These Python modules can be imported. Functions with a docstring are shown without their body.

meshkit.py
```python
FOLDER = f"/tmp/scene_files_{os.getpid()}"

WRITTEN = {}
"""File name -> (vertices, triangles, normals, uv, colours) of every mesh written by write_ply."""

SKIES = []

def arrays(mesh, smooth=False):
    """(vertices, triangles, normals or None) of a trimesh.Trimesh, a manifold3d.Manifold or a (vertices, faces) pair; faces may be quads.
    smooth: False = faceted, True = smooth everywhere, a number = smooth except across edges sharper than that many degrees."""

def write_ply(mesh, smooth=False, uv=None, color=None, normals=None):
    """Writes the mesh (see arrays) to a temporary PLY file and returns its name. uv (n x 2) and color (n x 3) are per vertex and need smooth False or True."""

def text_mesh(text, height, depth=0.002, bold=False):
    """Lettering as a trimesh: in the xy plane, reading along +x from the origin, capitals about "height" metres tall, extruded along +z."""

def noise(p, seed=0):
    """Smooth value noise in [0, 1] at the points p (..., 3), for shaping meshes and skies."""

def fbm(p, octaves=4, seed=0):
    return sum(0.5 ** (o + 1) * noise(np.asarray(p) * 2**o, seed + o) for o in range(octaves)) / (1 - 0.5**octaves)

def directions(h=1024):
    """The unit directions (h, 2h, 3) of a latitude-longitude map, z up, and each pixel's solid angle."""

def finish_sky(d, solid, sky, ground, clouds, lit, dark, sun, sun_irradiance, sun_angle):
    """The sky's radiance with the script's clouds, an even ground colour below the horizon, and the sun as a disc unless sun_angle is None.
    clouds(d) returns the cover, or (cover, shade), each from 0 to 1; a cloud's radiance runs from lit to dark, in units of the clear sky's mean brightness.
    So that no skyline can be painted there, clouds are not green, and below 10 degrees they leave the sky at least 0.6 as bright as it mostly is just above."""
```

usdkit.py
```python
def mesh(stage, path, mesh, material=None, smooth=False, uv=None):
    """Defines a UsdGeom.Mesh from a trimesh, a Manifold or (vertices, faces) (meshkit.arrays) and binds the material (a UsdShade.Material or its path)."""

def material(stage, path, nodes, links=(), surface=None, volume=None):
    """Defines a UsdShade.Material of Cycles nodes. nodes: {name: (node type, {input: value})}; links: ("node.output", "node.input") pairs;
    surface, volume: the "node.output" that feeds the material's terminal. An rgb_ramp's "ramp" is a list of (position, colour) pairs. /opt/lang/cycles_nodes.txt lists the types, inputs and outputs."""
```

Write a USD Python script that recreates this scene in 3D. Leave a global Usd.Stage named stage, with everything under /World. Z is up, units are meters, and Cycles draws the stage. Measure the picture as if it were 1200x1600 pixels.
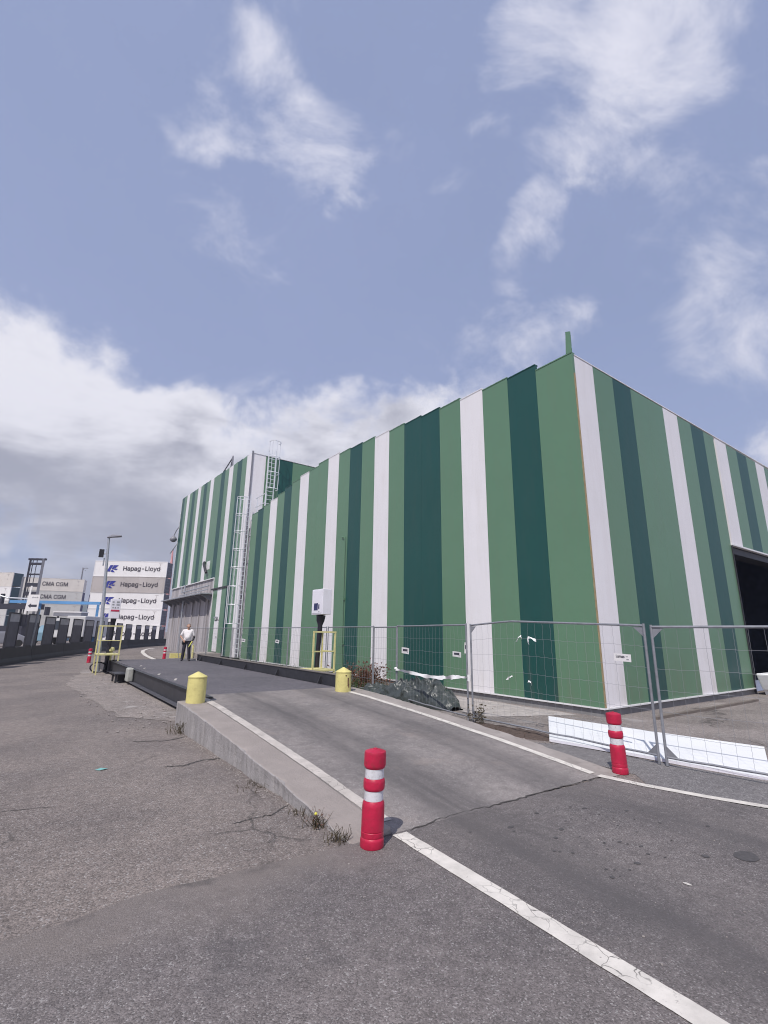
import math, random
import numpy as np, trimesh, usdkit, meshkit
import manifold3d as m3
from shapely.geometry import Polygon
from pxr import Usd, UsdGeom, UsdLux, UsdShade, Gf, Sdf

# World frame: x runs along the gate side of the green hall, y along its long side, z up, metres.
stage = Usd.Stage.CreateInMemory()
UsdGeom.SetStageUpAxis(stage, UsdGeom.Tokens.z)
UsdGeom.SetStageMetersPerUnit(stage, 1.0)
UsdGeom.Xform.Define(stage, '/World')
UsdGeom.Scope.Define(stage, '/World/Looks')
rng = np.random.default_rng(7)

# ------------------------------------------------------------------ camera
PITCH, ROLL, YAW, FPX = .2496028, .0143932, .6234412, 750.17
def camera():
    c, s = math.cos(PITCH), math.sin(PITCH)
    fwd, up, rt = np.array([0, c, s]), np.array([0, -s, c]), np.array([1., 0, 0])
    cr, sr = math.cos(ROLL), math.sin(ROLL)
    r2, u2 = cr * rt + sr * up, -sr * rt + cr * up
    M = np.array([[math.cos(YAW), math.sin(YAW), 0], [-math.sin(YAW), math.cos(YAW), 0], [0, 0, 1.]])
    r2, u2, f2 = M @ r2, M @ u2, M @ fwd
    cam = UsdGeom.Camera.Define(stage, '/World/camera')
    m = Gf.Matrix4d(*r2, 0, *u2, 0, *(-f2), 0, 0, 0, 1.7, 1)
    cam.AddTransformOp().Set(m)
    cam.CreateHorizontalApertureAttr(36.0); cam.CreateVerticalApertureAttr(48.0)
    cam.CreateFocalLengthAttr(36.0 * FPX / 1200)
    cam.CreateClippingRangeAttr(Gf.Vec2f(.05, 20000))
    cam.CreateExposureAttr(EXPOSURE)
    return cam
EXPOSURE = 0.18
SUN_INT, SKY_STR = 0.95, 0.135
SUN_DIR = np.array([-.82, -.57, 1.36]); SUN_DIR = SUN_DIR / np.linalg.norm(SUN_DIR)     # towards the sun
camera()

# ------------------------------------------------------------------ sky
def build_sky():
    N, L = {}, []
    N['tc'] = ('texture_coordinate', {})
    N['sky'] = ('sky_texture', dict(sky_type='single_scattering', sun_disc=False, sun_elevation=math.asin(SUN_DIR[2]), sun_rotation=math.atan2(SUN_DIR[0], SUN_DIR[1]), altitude=0.0, air_density=1.0, aerosol_density=1.6, ozone_density=1.0))
    N['nrm'] = ('vector_math', dict(math_type='normalize'))
    L.append(('tc.generated', 'nrm.vector1'))
    cnt = [0]
    def blob_mask(blobs, tag):
        prev = None
        for i, (c, e1, e2, s1, s2, g) in enumerate(blobs):
            k = f'{tag}{i}'
            N[k + 'a'] = ('vector_math', dict(math_type='dot_product', vector2=tuple(np.array(e1) / s1)))
            N[k + 'b'] = ('vector_math', dict(math_type='dot_product', vector2=tuple(np.array(e2) / s2)))
            oa, ob = float(np.dot(c, e1) / s1), float(np.dot(c, e2) / s2)
            N[k + 'as'] = ('math', dict(math_type='subtract', value2=oa)); N[k + 'bs'] = ('math', dict(math_type='subtract', value2=ob))
            N[k + 'a2'] = ('math', dict(math_type='power', value2=2.0)); N[k + 'b2'] = ('math', dict(math_type='multiply'))
            N[k + 's'] = ('math', dict(math_type='add'))
            N[k + 'm'] = ('map_range', dict(range_type='smoothstep', from_min=0.0, from_max=1.0, to_min=g, to_max=0.0, clamp=True))
            L.extend([('warp.vector', k + 'a.vector1'), ('warp.vector', k + 'b.vector1'), (k + 'a.value', k + 'as.value1'), (k + 'b.value', k + 'bs.value1'),
                      (k + 'as.value', k + 'a2.value1'), (k + 'bs.value', k + 'b2.value1'), (k + 'bs.value', k + 'b2.value2'),
                      (k + 'a2.value', k + 's.value1'), (k + 'b2.value', k + 's.value2'), (k + 's.value', k + 'm.value')])
            if prev is None: prev = k + 'm.result'
            else:
                N[k + 'x'] = ('math', dict(math_type='smoothmax', value3=0.15)); L.extend([(prev, k + 'x.value1'), (k + 'm.result', k + 'x.value2')]); prev = k + 'x.value'
        return prev
    # a slow warp so that the cloud groups have uneven outlines
    N['wn'] = ('noise_texture', dict(scale=3.2, detail=4.0, roughness=.55)); N['wsub'] = ('vector_math', dict(math_type='subtract', vector2=(.5, .5, .5)))
    N['wsc'] = ('vector_math', dict(math_type='scale', scale=.30)); N['warp'] = ('vector_math', dict(math_type='add'))
    L += [('nrm.vector', 'wn.vector'), ('wn.color', 'wsub.vector1'), ('wsub.vector', 'wsc.vector1'), ('wsc.vector', 'warp.vector2'), ('nrm.vector', 'warp.vector1')]
    def frame(az, el, ang=0.0):
        az, el, ang = map(math.radians, (az, el, ang))
        c = np.array([math.sin(az) * math.cos(el), math.cos(az) * math.cos(el), math.sin(el)])
        h = np.array([math.cos(az), -math.sin(az), 0]); v = np.cross(h, c)
        v = np.array([-math.sin(az) * math.sin(el), -math.cos(az) * math.sin(el), math.cos(el)])
        return c, h * math.cos(ang) + v * math.sin(ang), -h * math.sin(ang) + v * math.cos(ang)
    def B(az, el, s1, s2, ang=0, g=1.0):
        c, a, b = frame(az, el, ang); return (c, a, b, s1, s2, g)
    bank = [B(*b) for b in BANK]
    wisp = [B(*b) for b in WISP]
    mb, mw = blob_mask(bank, 'bk'), blob_mask(wisp, 'wp')
    def spread(src, tag, k): N[tag] = ('math', dict(math_type='multiply_add', value2=k, value3=.5 - .5 * k)); L.append((src, tag + '.value1')); return tag + '.value'
    # heaped cloud
    N['na'] = ('noise_texture', dict(scale=3.6, detail=10.0, roughness=.60, distortion=.15)); L.append(('nrm.vector', 'na.vector'))
    N['ca'] = ('math', dict(math_type='multiply_add', value2=.92)); L += [(mb, 'ca.value1'), (spread('na.fac', 'nas', 2.7), 'ca.value3')]
    N['da'] = ('map_range', dict(range_type='smoothstep', from_min=.86, from_max=1.34, to_min=0., to_max=1., clamp=True)); L.append(('ca.value', 'da.value'))
    # its relief: lit tops, grey bellies
    N['mp'] = ('mapping', dict(mapping_type='point', scale=(1., 1., 2.4), location=(.3, .7, .1))); L.append(('nrm.vector', 'mp.vector'))
    N['ns'] = ('noise_texture', dict(scale=3.2, detail=9.0, roughness=.58, distortion=.3)); L.append(('mp.vector', 'ns.vector'))
    N['edge'] = ('math', dict(math_type='multiply_add', value2=-.42)); L += [('ca.value', 'edge.value1'), (spread('ns.fac', 'nss', 2.3), 'edge.value3')]
    N['sz'] = ('separate_xyz', {}); L.append(('warp.vector', 'sz.vector')); N['lift'] = ('math', dict(math_type='multiply_add', value2=1.15, value3=-.34)); L.append(('sz.z', 'lift.value1'))
    N['edge2'] = ('math', dict(math_type='add')); L += [('edge.value', 'edge2.value1'), ('lift.value', 'edge2.value2')]
    N['sh'] = ('map_range', dict(range_type='smoothstep', from_min=-.52, from_max=.24, to_min=0., to_max=1., clamp=True)); L.append(('edge2.value', 'sh.value'))
    N['cc'] = ('mix_color', dict(a=CLOUD_DARK, b=CLOUD_LIT, use_clamp=False)); L.append(('sh.result', 'cc.fac'))
    # thin high cloud, drawn out along the wind
    N['mw'] = ('vector_rotate', dict(rotate_type='axis', axis=(.35, .2, .9), angle=.6)); L.append(('nrm.vector', 'mw.vector'))
    N['mw2'] = ('mapping', dict(mapping_type='point', scale=(1., 1.7, 1.2))); L.append(('mw.vector', 'mw2.vector'))
    N['nw'] = ('noise_texture', dict(scale=4.4, detail=10.0, roughness=.62, distortion=.35)); L.append(('mw2.vector', 'nw.vector'))
    N['cw'] = ('math', dict(math_type='multiply_add', value2=.62)); L += [(mw, 'cw.value1'), (spread('nw.fac', 'nws', 2.1), 'cw.value3')]
    N['dw'] = ('map_range', dict(range_type='smoothstep', from_min=.72, from_max=1.5, to_min=0., to_max=.95, clamp=True)); L.append(('cw.value', 'dw.value'))
    # a faint veil over the blue, thicker low down
    N['tint'] = ('mix_color', dict(blend_type='multiply', fac=1.0, b=SKY_TINT, use_clamp=False)); L.append(('sky.color', 'tint.a'))
    N['nv'] = ('noise_texture', dict(scale=1.7, detail=6.0, roughness=.6)); L.append(('nrm.vector', 'nv.vector'))
    N['veilf'] = ('map_range', dict(from_min=.3, from_max=.75, to_min=.62, to_max=.86, clamp=True)); L.append(('nv.fac', 'veilf.value'))
    N['veil'] = ('mix_color', dict(b=VEIL, use_clamp=False)); L += [('veilf.result', 'veil.fac'), ('tint.result', 'veil.a')]
    N['m1'] = ('mix_color', dict(b=WISP_COL, use_clamp=False)); L += [('dw.result', 'm1.fac'), ('veil.result', 'm1.a')]
    N['m2'] = ('mix_color', dict(use_clamp=False)); L += [('da.result', 'm2.fac'), ('m1.result', 'm2.a'), ('cc.result', 'm2.b')]
    N['bg'] = ('background_shader', dict(strength=SKY_STR)); L.append(('m2.result', 'bg.color'))
    mat = usdkit.material(stage, '/World/Looks/sky', N, L, surface='bg.background')
    dome = UsdLux.DomeLight.Define(stage, '/World/sky')
    UsdShade.MaterialBindingAPI.Apply(dome.GetPrim()).Bind(mat)
    dome.GetPrim().SetCustomDataByKey('kind', 'structure'); dome.GetPrim().SetCustomDataByKey('label', 'blue sky with a white cloud bank and thin wisps'); dome.GetPrim().SetCustomDataByKey('category', 'sky')
# cloud groups: azimuth from +y towards +x, elevation (degrees), half sizes, turn, weight
BANK = [(-9, 16, .24, .32, 0, 1.0), (14, 22, .17, .14, 0, 1.25), (12, 17, .20, .20, 0, 1.15), (8, 14, .36, .27, 0, 1.02), (24, 19, .30, .24, 0, 1.0), (42, 21, .26, .21, 8, 1.05), (10, 3, .7, .16, 0, .95), (-30, 14, .4, .3, 0, .9), (52, 14, .25, .24, 0, .95), (85, 7, .4, .16, 0, .8), (130, 12, .5, .2, 0, .8), (180, 12, .5, .25, 0, .7), (-110, 14, .5, .25, 0, .8), (-70, 8, .5, .2, 0, .8)]
WISP = [(18.5, 52, .19, .12, -30, 1.0), (11, 49, .15, .07, 5, .85), (16, 61, .12, .08, -60, .7), (73, 52, .32, .20, 20, 1.0), (78, 34, .22, .27, 40, .95), (52.5, 42, .11, .08, 50, 1.05), (53, 33, .16, .12, 0, .75), (57, 57, .16, .10, 30, .8), (20, 27, .2, .1, 0, .6), (-60, 50, .4, .3, 20, .8), (150, 45, .4, .3, 20, .8)]
CLOUD_LIT, CLOUD_DARK, WISP_COL, VEIL, SKY_TINT = (5.7, 5.65, 6.15), (2.35, 2.4, 2.95), (5.2, 5.2, 5.9), (2.05, 2.45, 4.0), (1.02, .97, 1.0)
build_sky()
sun = UsdLux.DistantLight.Define(stage, '/World/sun')
sun.CreateNormalizeAttr(True); sun.CreateIntensityAttr(SUN_INT); sun.CreateAngleAttr(0.5); sun.CreateColorAttr(Gf.Vec3f(1.0, .96, .9))
_z = SUN_DIR; _x = np.cross([0, 0, 1], _z); _x /= np.linalg.norm(_x); _y = np.cross(_z, _x)
sun.AddTransformOp().Set(Gf.Matrix4d(*_x, 0, *_y, 0, *_z, 0, 0, 0, 0, 1))

# ------------------------------------------------------------------ helpers
used = {}
def uniq(parent, name):
    k = (parent, name); n = used.get(k, 0); used[k] = n + 1
    return f'{parent}/{name}' if n == 0 else f'{parent}/{name}_{n:03d}'
def setd(prim, label=None, cat=None, group=None, kind=None):
    for k, v in (('label', label), ('category', cat), ('group', group), ('kind', kind)):
        if v: prim.SetCustomDataByKey(k, v)
class T:
    """A thing, part or sub-part: a prim and the world point its children are relative to."""
    def __init__(s, prim, loc=(0, 0, 0)): s.prim, s.path, s.loc = prim, str(prim.GetPath()), np.array(loc, float)
def thing(name, label, cat, loc=(0, 0, 0), rotz=0, group=None, kind=None):
    x = UsdGeom.Xform.Define(stage, uniq('/World', name)); x.AddTranslateOp().Set(Gf.Vec3d(*map(float, loc))); x.AddRotateZOp().Set(float(math.degrees(rotz)))
    setd(x.GetPrim(), label, cat, group, kind); t = T(x.GetPrim(), loc); t.rot = rotz; return t
def obj(name, mesh, mat, parent=None, label=None, cat=None, group=None, kind=None, smooth=False, local=False):
    """ONE mesh prim. Under a parent it is a part (given in world space unless local)."""
    if isinstance(mesh, MB): mesh = mesh.mesh()
    if hasattr(mesh, 'to_mesh'):
        q = mesh.to_mesh(); mesh = trimesh.Trimesh(q.vert_properties[:, :3], q.tri_verts, process=False)
    if parent is not None and not local and np.any(parent.loc):
        mesh = mesh.copy(); mesh.apply_translation(-parent.loc)
    path = uniq(parent.path if parent else '/World', name)
    m = usdkit.mesh(stage, path, mesh, mat, smooth=smooth)
    setd(m.GetPrim(), label, cat, group, kind)
    return T(m.GetPrim(), parent.loc if parent and not local else (0, 0, 0))
def copy(src, loc, rotz, label, group=None, scale=None):
    x = UsdGeom.Xform.Define(stage, uniq('/World', src.path.split('/')[-1]))
    x.GetPrim().GetReferences().AddInternalReference(src.path)
    xf = UsdGeom.Xformable(x); xf.ClearXformOpOrder()
    x.GetPrim().GetAttribute('xformOp:translate').Set(Gf.Vec3d(*map(float, loc))); x.GetPrim().GetAttribute('xformOp:rotateZ').Set(float(math.degrees(rotz)))
    xf.SetXformOpOrder([UsdGeom.XformOp(x.GetPrim().GetAttribute('xformOp:translate')), UsdGeom.XformOp(x.GetPrim().GetAttribute('xformOp:rotateZ'))])
    src_d = src.prim.GetCustomData()
    setd(x.GetPrim(), label, src_d.get('category'), group or src_d.get('group')); x.GetPrim().SetInstanceable(True)
    return x.GetPrim()
BOXF = np.array([[0, 2, 1], [0, 3, 2], [4, 5, 6], [4, 6, 7], [0, 1, 5], [0, 5, 4], [1, 2, 6], [1, 6, 5], [2, 3, 7], [2, 7, 6], [3, 0, 4], [3, 4, 7]])
class MB:
    def __init__(s): s.v, s.f, s.n = [], [], 0
    def raw(s, v, f):
        v = np.asarray(v, float); s.v.append(v); s.f.append(np.asarray(f, int) + s.n); s.n += len(v); return s
    def box(s, x0, x1, y0, y1, z0, z1):
        x0, x1 = sorted((x0, x1)); y0, y1 = sorted((y0, y1)); z0, z1 = sorted((z0, z1))
        return s.raw([[x0, y0, z0], [x1, y0, z0], [x1, y1, z0], [x0, y1, z0], [x0, y0, z1], [x1, y0, z1], [x1, y1, z1], [x0, y1, z1]], BOXF)
    def hexa(s, c8): return s.raw(c8, BOXF)
    def obox(s, c, size, X=(1, 0, 0), Z=(0, 0, 1)):
        X = np.array(X, float); X /= np.linalg.norm(X); Z = np.array(Z, float); Y = np.cross(Z, X); Y /= np.linalg.norm(Y); Z = np.cross(X, Y)
        a, b, d = np.array(size) / 2; c = np.array(c, float)
        return s.raw([c + i * a * X + j * b * Y + k * d * Z for k in (-1, 1) for i, j in ((-1, -1), (1, -1), (1, 1), (-1, 1))], BOXF)
    def bar(s, p, q, w, h=None, up=(0, 0, 1)):
        p, q = np.array(p, float), np.array(q, float); d = q - p; u = np.array(up, float)
        if abs(np.dot(d / np.linalg.norm(d), u)) > .95: u = np.array([0, 1., 0])
        return s.obox((p + q) / 2, (np.linalg.norm(d), w, h or w), d, u - d * np.dot(d, u) / np.dot(d, d))
    def tube(s, pts, r, n=8, cap=True):
        P = np.array(pts, float); rr = np.broadcast_to(np.asarray(r, float), (len(P),))
        tan = np.gradient(P, axis=0) if len(P) > 2 else np.repeat([P[1] - P[0]], 2, 0)
        tan /= np.linalg.norm(tan, axis=1, keepdims=True); ref = np.array([0, 0, 1.]) if abs(tan[0][2]) < .9 else np.array([1., 0, 0])
        a = np.arange(n) * 2 * np.pi / n; rows = []
        for p, t, q in zip(P, tan, rr):
            u = np.cross(ref, t); u /= np.linalg.norm(u); v = np.cross(t, u)
            rows.append(p + q * (np.cos(a)[:, None] * u + np.sin(a)[:, None] * v))
        V = np.vstack(rows + [P[:1], P[-1:]]); F = []
        for i in range(len(P) - 1):
            for j in range(n):
                k = (j + 1) % n; A, Bq, C, D = i * n + j, i * n + k, (i + 1) * n + k, (i + 1) * n + j; F += [[A, Bq, C], [A, C, D]]
        if cap:
            e0, e1, L = len(V) - 2, len(V) - 1, (len(P) - 1) * n
            for j in range(n): k = (j + 1) % n; F += [[e0, k, j], [e1, L + j, L + k]]
        return s.raw(V, F)
    def rev(s, prof, c=(0, 0, 0), n=24):
        """Closed solid of revolution about a vertical axis; prof = [(r, z)...] from bottom to top."""
        pr = np.array(prof, float); a = np.arange(n) * 2 * np.pi / n
        V = [np.stack([r * np.cos(a), r * np.sin(a), np.full(n, z)], 1) for r, z in pr]; F = []
        for i in range(len(pr) - 1):
            for j in range(n): k = (j + 1) % n; F += [[i * n + j, i * n + k, (i + 1) * n + k], [i * n + j, (i + 1) * n + k, (i + 1) * n + j]]
        V = np.vstack(V + [[[0, 0, pr[0, 1]]], [[0, 0, pr[-1, 1]]]]); e0, e1, L = len(V) - 2, len(V) - 1, (len(pr) - 1) * n
        for j in range(n): k = (j + 1) % n; F += [[e0, k, j], [e1, L + j, L + k]]
        return s.raw(V + np.array(c), F)
    def prism(s, poly, z0, z1, frame=None):
        m = trimesh.creation.extrude_polygon(poly if isinstance(poly, Polygon) else Polygon(poly), z1 - z0, engine='earcut'); m.apply_translation((0, 0, z0))
        if frame is not None: m.apply_transform(frame)
        return s.raw(m.vertices, m.faces)
    def add(s, m): return s.raw(m.vertices, m.faces)
    def sheet(s, pts):
        """A level or sloping polygon given in order."""
        P = np.array(pts, float); poly = Polygon(P[:, :2]); v, f = trimesh.creation.triangulate_polygon(poly, engine='earcut')
        from scipy.spatial import cKDTree
        d, i = cKDTree(P[:, :2]).query(v); V = np.column_stack([v, P[i, 2]])
        n = np.cross(V[f[:, 1]] - V[f[:, 0]], V[f[:, 2]] - V[f[:, 0]]); f = np.where((n[:, 2] < 0)[:, None], f[:, ::-1], f)
        return s.raw(V, f)
    def mesh(s): return trimesh.Trimesh(np.vstack(s.v), np.vstack(s.f), process=False)
def frame(o, X, Y):
    X, Y = np.array(X, float), np.array(Y, float); X /= np.linalg.norm(X); Z = np.cross(X, Y); Z /= np.linalg.norm(Z); Y = np.cross(Z, X)
    m = np.eye(4); m[:3, 0], m[:3, 1], m[:3, 2], m[:3, 3] = X, Y, Z, o; return m
def lettering(text, height, o, X, Y, width=None, bold=True, depth=.004):
    m = meshkit.text_mesh(text, height, depth, bold)
    if width: m.apply_scale([width / np.ptp(m.vertices[:, 0]), 1, 1])
    m.apply_transform(frame(o, X, Y)); return m
def grid(x0, x1, nx, y0, y1, ny, zf):
    X, Y = np.meshgrid(np.linspace(x0, x1, nx), np.linspace(y0, y1, ny)); V = np.stack([X, Y, zf(X, Y)], -1).reshape(-1, 3)
    i = np.arange(nx * ny).reshape(ny, nx); a, b, c, d = i[:-1, :-1].ravel(), i[:-1, 1:].ravel(), i[1:, 1:].ravel(), i[1:, :-1].ravel()
    return V, np.vstack([np.stack([a, b, c], 1), np.stack([a, c, d], 1)])

# ------------------------------------------------------------------ materials
def plain(name, col, rough=.6, metal=0., spec=.5, var=.12, scale=1.5, bump=0., bscale=60., dirt=None, dirt_amt=.35, stretch=(1, 1, 1), top=None, splash=None):
    """A paint, metal or stone: one colour with slow tone variation, optional grime patches and fine relief."""
    N = {'g': ('geometry', {}), 'mp': ('mapping', dict(mapping_type='point', scale=stretch)), 'n': ('noise_texture', dict(scale=scale, detail=6., roughness=.6)),
         'r': ('map_range', dict(from_min=.25, from_max=.75, to_min=1 - var, to_max=1 + var)), 'm': ('vector_math', dict(math_type='scale', vector1=col)),
         'p': ('principled_bsdf', dict(roughness=rough, metallic=metal, specular_ior_level=spec))}
    L = [('g.position', 'mp.vector'), ('mp.vector', 'n.vector'), ('n.fac', 'r.value'), ('r.result', 'm.scale')]; last = 'm.vector'
    if dirt is not None:
        N['n2'] = ('noise_texture', dict(scale=scale * 2.3, detail=8., roughness=.68)); N['r2'] = ('map_range', dict(range_type='smoothstep', from_min=.5, from_max=.72, to_min=0., to_max=dirt_amt))
        N['x'] = ('mix_color', dict(b=dirt, use_clamp=False)); L += [('mp.vector', 'n2.vector'), ('n2.fac', 'r2.value'), ('r2.result', 'x.fac'), (last, 'x.a')]; last = 'x.result'
    if splash is not None:                          # rain splash and dust near the ground, faint runs above
        N.update({'qz': ('separate_xyz', {}), 'qm': ('mapping', dict(mapping_type='point', scale=(5., 5., .55))), 'qn': ('noise_texture', dict(scale=1., detail=8., roughness=.68)), 'qh': ('map_range', dict(range_type='smoothstep', from_min=.15, from_max=1.5, to_min=.62, to_max=.16)), 'qr': ('map_range', dict(range_type='smoothstep', from_min=.40, from_max=.74)), 'qf': ('math', dict(math_type='multiply')), 'qx': ('mix_color', dict(b=splash, use_clamp=False))})
        L += [('g.position', 'qz.vector'), ('g.position', 'qm.vector'), ('qm.vector', 'qn.vector'), ('qz.z', 'qh.value'), ('qn.fac', 'qr.value'), ('qh.result', 'qf.value1'), ('qr.result', 'qf.value2'), ('qf.value', 'qx.fac'), (last, 'qx.a')]; last = 'qx.result'
    if top is not None:                             # worn level tops differ from the streaked sides
        N.update({'tz': ('separate_xyz', {}), 'tr': ('map_range', dict(range_type='smoothstep', from_min=.6, from_max=.9)), 'tn': ('noise_texture', dict(scale=3., detail=7., roughness=.65)), 'tv': ('map_range', dict(from_min=.25, from_max=.75, to_min=.85, to_max=1.13)), 'tc': ('vector_math', dict(math_type='scale', vector1=top)), 'tm': ('mix_color', dict(use_clamp=False))})
        L += [('g.normal', 'tz.vector'), ('tz.z', 'tr.value'), ('g.position', 'tn.vector'), ('tn.fac', 'tv.value'), ('tv.result', 'tc.scale'), ('tr.result', 'tm.fac'), (last, 'tm.a'), ('tc.vector', 'tm.b')]; last = 'tm.result'
    L.append((last, 'p.base_color'))
    if bump:
        N['n3'] = ('noise_texture', dict(scale=bscale, detail=4., roughness=.6)); N['b'] = ('bump', dict(strength=1., distance=bump)); L += [('g.position', 'n3.vector'), ('n3.fac', 'b.height'), ('b.normal', 'p.normal')]
    return usdkit.material(stage, '/World/Looks/' + name, N, L, surface='p.BSDF')
def asphalt(name, col, col2, speck, bump=.004, cell=85., big=.55, tyre=None, crack=0.0, stain=(.05, .05, .055), stain_amt=.5, dust=None):
    """Bitumen with stones of many tones, slow patches, dirt, fine cracks."""
    N = {'g': ('geometry', {}), 'nb': ('noise_texture', dict(scale=big, detail=7., roughness=.62, distortion=.3)), 'rb': ('map_range', dict(range_type='smoothstep', from_min=.32, from_max=.7)),
         'base': ('mix_color', dict(a=col, b=col2, use_clamp=False)),
         'v': ('voronoi_texture', dict(feature='f1', scale=cell, randomness=1.)), 'sv': ('separate_color', {}), 'rv': ('map_range', dict(from_min=0., from_max=1., to_min=1 - speck, to_max=1 + speck * .7)),
         'mul': ('vector_math', dict(math_type='scale')),
         'hi': ('map_range', dict(range_type='smoothstep', from_min=.91, from_max=.96, to_min=0., to_max=.5)), 'mh': ('mix_color', dict(b=(.42, .40, .39), use_clamp=False)),
         'nm': ('noise_texture', dict(scale=9., detail=8., roughness=.72)), 'rm': ('map_range', dict(from_min=.3, from_max=.7, to_min=.78, to_max=1.2)), 'mul2': ('vector_math', dict(math_type='scale')),
         'ns': ('noise_texture', dict(scale=1.1, detail=8., roughness=.66, distortion=.6)), 'rs': ('map_range', dict(range_type='smoothstep', from_min=.55, from_max=.74, to_min=0., to_max=stain_amt)), 'ms': ('mix_color', dict(b=stain, use_clamp=False)),
         'hn': ('noise_texture', dict(scale=cell * .9, detail=3., roughness=.7)), 'hsum': ('math', dict(math_type='multiply_add', value2=-.8)),
         'b': ('bump', dict(strength=.9, distance=bump)), 'p': ('principled_bsdf', dict(roughness=.86, specular_ior_level=.35))}
    L = [('g.position', 'nb.vector'), ('nb.fac', 'rb.value'), ('rb.result', 'base.fac'), ('g.position', 'v.vector'), ('v.color', 'sv.color'), ('sv.r', 'rv.value'), ('base.result', 'mul.vector1'), ('rv.result', 'mul.scale'),
         ('sv.g', 'hi.value'), ('hi.result', 'mh.fac'), ('mul.vector', 'mh.a'), ('g.position', 'nm.vector'), ('nm.fac', 'rm.value'), ('mh.result', 'mul2.vector1'), ('rm.result', 'mul2.scale'),
         ('g.position', 'ns.vector'), ('ns.fac', 'rs.value'), ('rs.result', 'ms.fac'), ('mul2.vector', 'ms.a'),
         ('g.position', 'hn.vector'), ('v.distance', 'hsum.value1'), ('hn.fac', 'hsum.value3'), ('hsum.value', 'b.height'), ('b.normal', 'p.normal')]
    last = 'ms.result'
    if crack:
        N.update({'wv': ('noise_texture', dict(scale=2.6, detail=5., roughness=.6)), 'ws': ('vector_math', dict(math_type='scale', scale=.35)), 'wa': ('vector_math', dict(math_type='add')),
                  'vc': ('voronoi_texture', dict(feature='distance_to_edge', scale=.42)), 'rc': ('map_range', dict(range_type='smoothstep', from_min=.002, from_max=.011, to_min=crack, to_max=0.)),
                  'ng': ('noise_texture', dict(scale=.7, detail=3.)), 'rg': ('map_range', dict(range_type='smoothstep', from_min=.5, from_max=.62)), 'cg': ('math', dict(math_type='multiply')), 'mc': ('mix_color', dict(b=(.028, .026, .026), use_clamp=False))})
        L += [('g.position', 'wv.vector'), ('wv.color', 'ws.vector1'), ('ws.vector', 'wa.vector1'), ('g.position', 'wa.vector2'), ('wa.vector', 'vc.vector'), ('vc.distance', 'rc.value'), ('g.position', 'ng.vector'), ('ng.fac', 'rg.value'),
              ('rc.result', 'cg.value1'), ('rg.result', 'cg.value2'), ('cg.value', 'mc.fac'), (last, 'mc.a')]; last = 'mc.result'
    if tyre:                                        # rubber polished into the wheel lanes: (x of lane, half width)
        N['sp'] = ('separate_xyz', {}); N['tn'] = ('noise_texture', dict(scale=1., detail=6., roughness=.65)); N['tm'] = ('mapping', dict(mapping_type='point', scale=(3.5, .35, 1.)))
        L += [('g.position', 'sp.vector'), ('g.position', 'tm.vector'), ('tm.vector', 'tn.vector')]; prev = None
        for i, (x, w) in enumerate(tyre):
            N[f't{i}'] = ('math', dict(math_type='subtract', value2=x)); N[f'u{i}'] = ('math', dict(math_type='absolute')); N[f'w{i}'] = ('map_range', dict(range_type='smoothstep', from_min=0., from_max=w, to_min=1., to_max=0.))
            L += [('sp.x', f't{i}.value1'), (f't{i}.value', f'u{i}.value1'), (f'u{i}.value', f'w{i}.value')]
            if prev: N[f'z{i}'] = ('math', dict(math_type='maximum')); L += [(prev, f'z{i}.value1'), (f'w{i}.result', f'z{i}.value2')]; prev = f'z{i}.value'
            else: prev = f'w{i}.result'
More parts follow.
